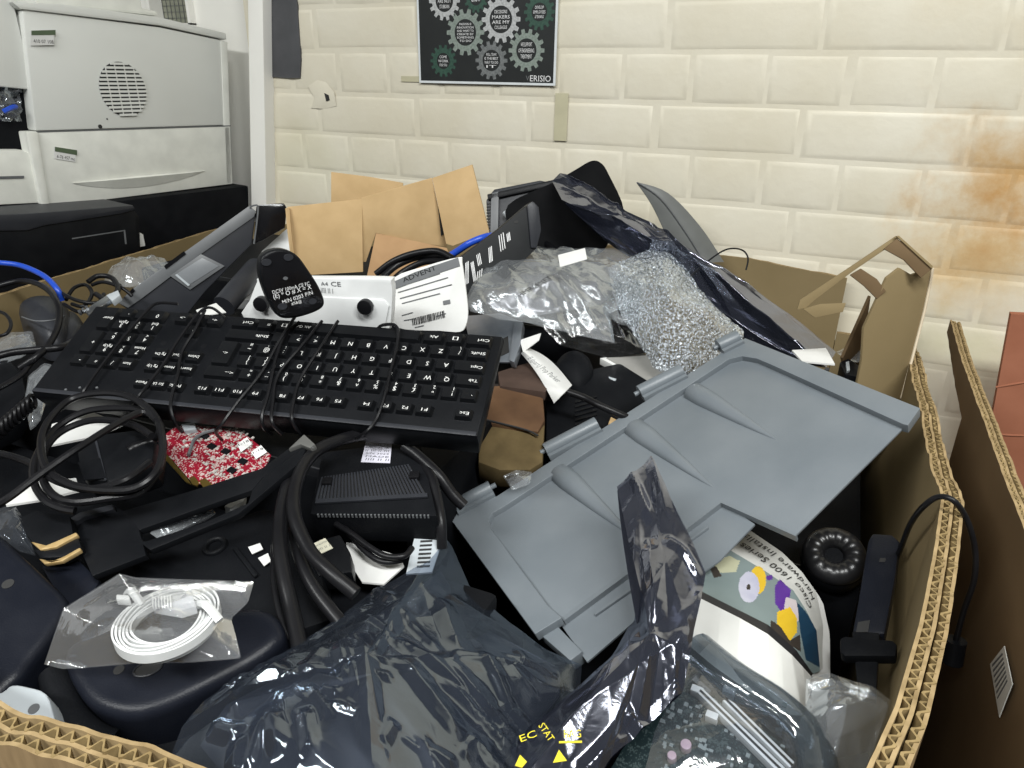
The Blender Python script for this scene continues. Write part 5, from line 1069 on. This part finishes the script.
# ================================================================== front: big smoky bag, antistatic bag
_r = random.Random(77); RC = []
for _ in range(46):
    x = _r.uniform(215, 540); y = _r.uniform(605, 765); a = _r.choice((_r.gauss(.35, .3), _r.uniform(0, 3.14))); l = _r.uniform(10, 34); RC.append(((x - l * math.cos(a), y - l * math.sin(a)), (x + l * math.cos(a), y + l * math.sin(a)), _r.uniform(.35, .8)))
bb = thing('antistatic_bag', 'big smoky translucent bag filling the bottom middle', 'bag', loc=PZ(400, 700, .90))
BO = [(172, 752, .94), (182, 728, .95), (205, 702, .955), (240, 676, .955), (300, 640, .95), (340, 612, .95), (372, 588, .948), (400, 575, .945), (428, 560, .94), (446, 538, .925), (452, 545, .915), (470, 585, .90), (510, 622, .895), (545, 648, .888), (582, 664, .886), (580, 690, .885), (556, 712, .89), (520, 735, .90), (512, 768, .905), (500, 800, .91), (400, 830, .94), (260, 830, .955), (180, 800, .95)]
obj('film', sheet(BO, (370, 690, .945), .028, folds(51, 5, 9, 40, .0075), thick=.02, rings=90, nseg=380, edge=.5, back=False, CR=creases([((365, 649), (374, 790), 1.2), ((390, 641), (476, 668), 1), ((290, 680), (225, 720), 1.6), ((268, 715), (284, 770), 1), ((400, 664), (465, 708), 1.3), ((438, 572), (460, 632), 1.5), ((373, 576), (397, 606), 1), ((300, 682), (348, 704), .8), ((348, 704), (340, 650), .8), ((306, 724), (314, 775), .8), ((440, 647), (562, 694), 1.1), ((436, 662), (564, 703), .9), ((566, 684), (504, 752), 1.3), ((462, 734), (482, 772), 1.4), ((210, 725), (240, 742), 1), ((240, 742), (234, 780), .9), ((395, 603), (392, 640), .8), ((397, 606), (440, 640), .7), ((300, 645), (372, 600), .9), ((330, 660), (300, 700), .7), ((420, 720), (450, 780), .8), ((470, 700), (530, 720), .8), ((500, 655), (575, 672), .8), ((480, 620), (520, 665), .9)] + RC, .955, .0075, .0042)), SMOKE, bb, world=True, sharp=28)
obj('contents', sheet([(200, 745, .925), (225, 705, .935), (310, 660, .935), (380, 612, .93), (440, 570, .915), (470, 620, .885), (560, 668, .872), (560, 695, .872), (505, 760, .885), (480, 815, .90), (260, 820, .93)], (375, 695, .93), .022, folds(53, 7, 14, 80, .006), thick=.05, rings=30, nseg=140, edge=.3), mat('bag_contents', (.010, .012, .018), .45, spec=.3), bb, world=True)
ab = thing('antistatic_bag', 'dark creased antistatic bag with yellow warning print standing over the grey lid', 'bag', loc=PZ(620, 660, .85))
AO = [(617, 487, .985), (634, 472, .995), (651, 459, 1.0), (664, 482, .998), (676, 506, .994), (692, 540, .985), (706, 572, .972), (701, 600, .965), (694, 630, .955), (690, 655, .95), (683, 692, .935), (650, 722, .925), (610, 760, .915), (590, 790, .91), (505, 800, .905), (512, 748, .90), (528, 726, .895), (560, 705, .892), (592, 680, .90), (612, 655, .91), (634, 622, .925), (640, 580, .945), (634, 540, .962), (622, 506, .975)]
obj('film', sheet([(x, y, z) for x, y, z in AO], (648, 648, .945), .012, folds(54, 5, 14, 60, .006), thick=.02, rings=70, nseg=320, edge=.35, CR=creases([((645, 555), (655, 625), 1.6), ((634, 540), (630, 655), 1.2), ((702, 596), (676, 640), 1.2), ((676, 636), (682, 712), 1.2), ((628, 676), (660, 690), 1), ((578, 724), (634, 688), 1.2), ((604, 764), (680, 706), 1.3), ((560, 770), (632, 745), 1), ((640, 480), (668, 560), 1.1), ((622, 500), (650, 545), .9), ((655, 625), (640, 690), 1), ((660, 560), (700, 590), .8), ((600, 700), (612, 745), .8), ((540, 745), (590, 735), .8)], .96, .006, .0036)), ANTI, ab, world=True, sharp=28)
YEL = mat('yellow_print', (.55, .46, .02), .5)
YF = FN(548, 738, .946, (0, -.25, 1), (580, 735))
def yp(name, mb): o = obj(name, mb, YEL, ab); o.matrix_local = WM[ab.name].inverted() @ YF.M; return o
yp('lettering', tpx(YF, 'BAG', (564, 734), (581, 733.5), 8, .0)); yp('underline', MB().prism(YF.pts([(559, 741.5), (582, 741), (582, 743), (559, 743.5)]), 0, .0004))
yp('lettering', tpx(YF, 'STAT', (541, 724), (552, 740), 7, .0)); yp('lettering', tpx(YF, 'EC', (520, 739), (536, 733), 7, .0))
for ol in ([(553, 763), (559, 750), (567, 761)], [(515, 766), (520, 755), (527, 762), (522, 768)]): yp('warning_triangle', MB().prism(YF.pts(ol), 0, .0004))

# ================================================================== front right: manual, circuit board, headset
def poly_at(P, t):
    L = [0]
    for a, b in zip(P[:-1], P[1:]): L.append(L[-1] + math.hypot(b[0] - a[0], b[1] - a[1]))
    x = t * L[-1]
    for i in range(len(P) - 1):
        if x <= L[i + 1] or i == len(P) - 2:
            q = (x - L[i]) / max(1e-9, L[i + 1] - L[i]); return tuple(P[i][k] + (P[i + 1][k] - P[i][k]) * q for k in range(3))
curves = [(0.0, [(735, 526, .905), (751, 531, .905), (782, 552, .898), (802, 572, .89), (816, 592, .882), (823, 625, .87), (823, 668, .858)]),
          (.26, [(708, 545, .915), (728, 549, .918), (765, 571, .915), (793, 590, .908), (806, 610, .90), (816, 630, .888), (820, 671, .868)]),
          (.62, [(676, 588, .92), (702, 592, .922), (740, 611, .925), (768, 625, .92), (796, 650, .905), (806, 664, .892), (813, 674, .875)]),
          (.67, [(674, 594, .92), (700, 598, .922), (740, 618, .925), (768, 634, .92), (792, 655, .905), (803, 667, .892), (811, 676, .875)]),
          (1.0, [(668, 640, .905), (688, 645, .905), (716, 668, .905), (750, 692, .90), (784, 714, .89), (802, 716, .882), (812, 688, .872)])]
def msurf(s, t):
    for (s0, A), (s1, B) in zip(curves[:-1], curves[1:]):
        if s <= s1 + 1e-9:
            a = poly_at(A, t); b = poly_at(B, t); q = (s - s0) / (s1 - s0); return tuple(a[k] + (b[k] - a[k]) * q for k in range(3))
def inside(p, ol):
    c = False; j = len(ol) - 1
    for i in range(len(ol)):
        if (ol[i][1] > p[1]) != (ol[j][1] > p[1]) and p[0] < (ol[j][0] - ol[i][0]) * (p[1] - ol[i][1]) / (ol[j][1] - ol[i][1]) + ol[i][0]: c = not c
        j = i
    return c
def ellp(cx, cy, rx, ry): return [(cx + rx * math.cos(k * .26), cy + ry * math.sin(k * .26)) for k in range(24)]
pics = [(3, ellp(758, 580, 8, 14)), (4, [(775, 586), (780, 579), (791, 590), (788, 608), (781, 612), (775, 603)]), (5, [(786, 597), (796, 600), (802, 620), (796, 622), (784, 608)]), (3, [(777, 612), (790, 607), (797, 618), (797, 632), (790, 641), (777, 628)]), (6, [(771, 620), (780, 626), (790, 641), (800, 634), (801, 652), (770, 632)]), (7, [(797, 602), (806, 612), (822, 640), (821, 668), (806, 660), (800, 630)]), (8, [(712, 560), (730, 556), (740, 561), (736, 572), (716, 573)]), (6, [(710, 568), (716, 566), (722, 576), (714, 578)]), (9, ellp(749, 587, 10.5, 15.5)), (6, ellp(748.5, 587, 2, 3)), (4, [(766, 576), (772, 575), (773, 580), (767, 580)])]
man = thing('manual', 'curled manual with printed cover picture showing a disc, below the grey lid', 'manual', loc=PZ(760, 640, .86))
NS, NT = 170, 170; mb = MB(); vs = []
for i in range(NS + 1):
    for j in range(NT + 1): vs.append(PZ(*msurf(i / NS, j / NT)))
fs = []; ms_ = []
for i in range(NS):
    for j in range(NT):
        p = msurf((i + .5) / NS, (j + .5) / NT); s_ = (i + .5) / NS; m_ = 0 if s_ < .26 or s_ > .67 else (2 if s_ > .62 else 1)
        if m_ == 1 or .24 < s_ < .27:
            for (mi, ol) in pics:
                if inside(p, ol): m_ = mi
        fs.append((i * (NT + 1) + j, i * (NT + 1) + j + 1, (i + 1) * (NT + 1) + j + 1, (i + 1) * (NT + 1) + j)); ms_.append(m_)
mb.v = vs; mb.f = fs; mb.m = ms_
PRN = lambda n, c, c2=None: mat('print_' + n, c, .4, col2=c2)
obj('cover', mb, [mat('manual_paper', (.50, .50, .475), .6), PRN('grey_green', (.15, .19, .19)), PRN('black', (.012, .012, .014)), PRN('yellow', (.55, .36, .02)), PRN('purple', (.07, .018, .20)), PRN('pale_pink', (.42, .37, .38)), PRN('dark_brown', (.03, .024, .02)), PRN('teal', (.006, .03, .06)), PRN('ivory', (.38, .38, .26)), PRN('disc_lilac', (.33, .33, .44), (.46, .46, .54))], man, world=True)
def curved_text(s_, sa, t0, t1, hgt):
    tm = text_mb(s_, 1.0); x0 = min(p.x for p in tm.v); x1 = max(p.x for p in tm.v); mb = MB()
    mb.add([PZ(*(lambda q: (q[0], q[1], q[2]))(msurf(sa + p.y * hgt, t0 + (t1 - t0) * (p.x - x0) / (x1 - x0)))) + Vector((0, 0, .0012)) for p in tm.v], tm.f); return mb
obj('lettering', curved_text('Cisco 1600 Series', .168, .66, .13, .085), INK, man, world=True)
obj('lettering', curved_text('Hardware Installa', .075, .62, .09, .078), INK, man, world=True)
pg = MB()
for k in range(7):
    o_ = .004 * k; pg.grid([[PZ(*poly_at(curves[0][1], j / 20)) + Vector((.0012 * k, .0006 * k, -.0016 * k - .0008)) for j in range(21)], [PZ(*poly_at(curves[2][1], j / 20)) + Vector((0, 0, -.0016 * k - .003)) for j in range(21)]])
obj('page_block', pg, PAP, man, world=True, kind='stuff')
u_ = MB().prism([(0, 0), (.0012, .0002), (.0014, .0014), (.0004, .0012)], 0, .0002)
obj('print_speck', MB().add([PZ(762 + a, 679 + b, .9035) for a, b in ((-3, -1), (0, .4), (3, 2), (2.4, 1), (0, -1))], [(0, 1, 2, 3, 4)]), INK, man, world=True)
# circuit board in a clear pouch
MBF = FN(710, 735, .895, (-.05, -.3, 1), (790, 770))
mbd = thing('circuit_board', 'dark green circuit board with white slots in the clear pouch at the bottom', 'circuit board', MBF)
plate('board', MBF, [(640, 720), (690, 664), (830, 780), (800, 830), (620, 830), (610, 770)], .002, pcb_mat('dark_green_board', (.006, .016, .018), (.010, .026, .027), (.045, .065, .065), 700, .45), mbd)
for ol in ([(697, 692), (703, 688), (786, 768), (782, 776)], [(722, 700), (730, 698), (795, 762), (790, 768)]):
    sl = plate('expansion_slot', MBF, ol, .009, WHT, mbd, h=.009, bevel=.001)
    c_ = [((a[0] + b[0]) / 2, (a[1] + b[1]) / 2) for a, b in ((ol[0], ol[1]), (ol[2], ol[3]))]
    plate('slot_gap', MBF, [(c_[0][0] - .8, c_[0][1] + .8), (c_[0][0] + .8, c_[0][1] - .8), (c_[1][0] + .8, c_[1][1] - .8), (c_[1][0] - .8, c_[1][1] + .8)], .0005, INK, sl, h=.0094)
rr = random.Random(4); cm = MB()
for k in range(90):
    u, v = MBF.uv(rr.uniform(660, 790), rr.uniform(700, 775)); a, b = rr.uniform(.0006, .0016), rr.uniform(.0006, .0016); cm.box(u - a, u + a, v - b, v + b, 0, rr.uniform(.0006, .002))
obj('small_components', cm, mat('component_pale', (.2, .23, .23), .4), mbd, kind='stuff')
for x, y, r in ((686, 749, .0036), (672, 760, .003)):
    u, v = MBF.uv(x, y); obj('capacitor', MB().prism(ring_uv(u, v, r, 16), 0, .007), mat('capacitor_pink', (.45, .32, .38), .3), mbd, bevel=.0006)
for x, y in ((729, 688), (697, 687), (712, 713)):
    u, v = MBF.uv(x, y, .01); obj('white_header', MB().box(u - .004, u + .004, v - .0025, v + .0025, 0, .008), WHT, mbd, bevel=.0006)
obj('heat_sink_fins', MB().box(0, 0, 0, 0, 0, 0).prism(MBF.pts([(700, 676), (716, 690), (708, 698), (692, 684)]), 0, .006), MGR, mbd)
pc = thing('clear_pouch', 'clear pouch with rounded end over the circuit board in front of the manual', 'pouch', loc=PZ(760, 720, .88))
obj('film', sheet([(684, 652, .915), (700, 662, .915), (740, 690, .912), (790, 720, .905), (812, 745, .90), (820, 790, .90), (760, 800, .905), (690, 800, .91), (640, 790, .915), (655, 730, .918), (675, 690, .918)], (735, 735, .918), .012, folds(61, 4, 14, 60, .003), thick=.01, rings=30, nseg=120, edge=.3, back=False), CLEARD, pc, world=True)
obj('pouch_roll', MB().tube([PZ(694, 652, .91), PZ(730, 682, .91), (PZ(775, 712, .905)), PZ(806, 745, .898), PZ(815, 790, .895)], .016, 14, 6), film('pouch_grey_film', tint=(.5, .55, .6), haze=.30, hcol=(.10, .12, .135), rough=.08, gloss=.8), pc, world=True)
setp(obj('clear_bag', sheet([(806, 678, .905), (830, 672, .91), (852, 678, .912), (872, 684, .912), (893, 700, .91), (886, 720, .90), (878, 745, .89), (866, 772, .885), (830, 790, .885), (800, 780, .885), (796, 748, .89), (800, 720, .90), (806, 706, .902)], (842, 724, .91), .022, folds(62, 9, 26, 200, .006), thick=.012, rings=32, nseg=130, edge=.3), CLEAR2), 'milky crumpled clear bag in the bottom right corner of the box', 'bag')
setp(obj('black_blanking_plate', MB().prism([(p.x, p.y) for p in [PZ(x, y, .87) for x, y in ((800, 790), (830, 760), (868, 752), (872, 790))]], .86, .87), BLK), 'black plate under the milky bag in the bottom right corner', 'plate')
# headset
HF = FN(834, 556, .885, (-.05, -.55, 1), (862, 558))
hs = thing('headset', 'black headset with pleated ear cushion against the right box wall', 'headset', HF)
rows = []
for i in range(61):
    a = 2 * math.pi * i / 60; pl = 1 + .045 * math.sin(a * 15)
    row = []
    for k in range(13):
        b = math.pi * (k / 12) * 1.15 - .15; rr_ = .0185 + .0105 * math.cos(b); row.append(Vector((rr_ * math.cos(a), rr_ * math.sin(a), .0105 * math.sin(b) * pl)))
    rows.append(row)
obj('ear_cushion', MB().grid(rows), mat('black_leatherette', (.010, .010, .011), .32), hs, sharp=180)
obj('ear_fabric', MB().prism(ring_uv(0, 0, .0115, 20), -.004, .001), BLK2, hs)
obj('ear_shell', MB().prism(ring_uv(0, 0, .029, 36), -.022, -.001), BLK, hs, bevel=.005)
H2 = FN(875, 585, .905, (-.25, -.35, 1), (880, 620))
def hp(name, ol, t, m, h, bev=.002): o = plate(name, H2, ol, t, m, hs, h=h, bevel=bev); o.matrix_local = WM[hs.name].inverted() @ H2.M; return o
hp('yoke_arm', [(868, 540), (872, 533), (892, 534), (900, 541), (896, 575), (885, 634), (852, 634), (858, 600)], .014, NAVY, 0, .003)
hp('yoke_slot', [(880, 558), (886, 558), (885, 562), (879, 562)], .0005, INK, .0006, 0)
hp('band_clip', [(840, 638), (845, 636), (893, 640), (897, 644), (896, 656), (845, 656), (840, 652)], .012, BLK2, .008, .002)
hp('headband', [(852, 630), (880, 632), (876, 700), (858, 696)], .008, BLK, .0, .002)
hp('slider_gap', [(858, 622), (870, 620), (868, 632), (856, 632)], .0006, INK, .0008, 0)
obj('cable', wire([(896, 560, .91), (902, 545, .935), (910, 525, .97), (922, 508, 1.0), (938, 497, 1.014), (954, 501, 1.016), (967, 520, 1.0), (975, 550, .975), (974, 580, .95), (964, 610, .92), (956, 640, .89)], .0022, 7), RUB, hs, world=True)
cable_plug = setp(obj('plug', MB().tube([PZ(956, 640, .89), PZ(952, 662, .87)], .008, 12, 1), BLK), 'black plug hanging outside the right box wall on the headset cord', 'plug')

setp(obj('foil_scrap', sheet([(503, 476, .925), (516, 470, .93), (532, 472, .93), (530, 484, .922), (512, 490, .92)], (518, 480, .926), .006, folds(71, 5, 80, 240, .004), rings=8, nseg=36), CLEAR2), 'glinting film scrap behind the first lid hinge barrel', 'plastic film')
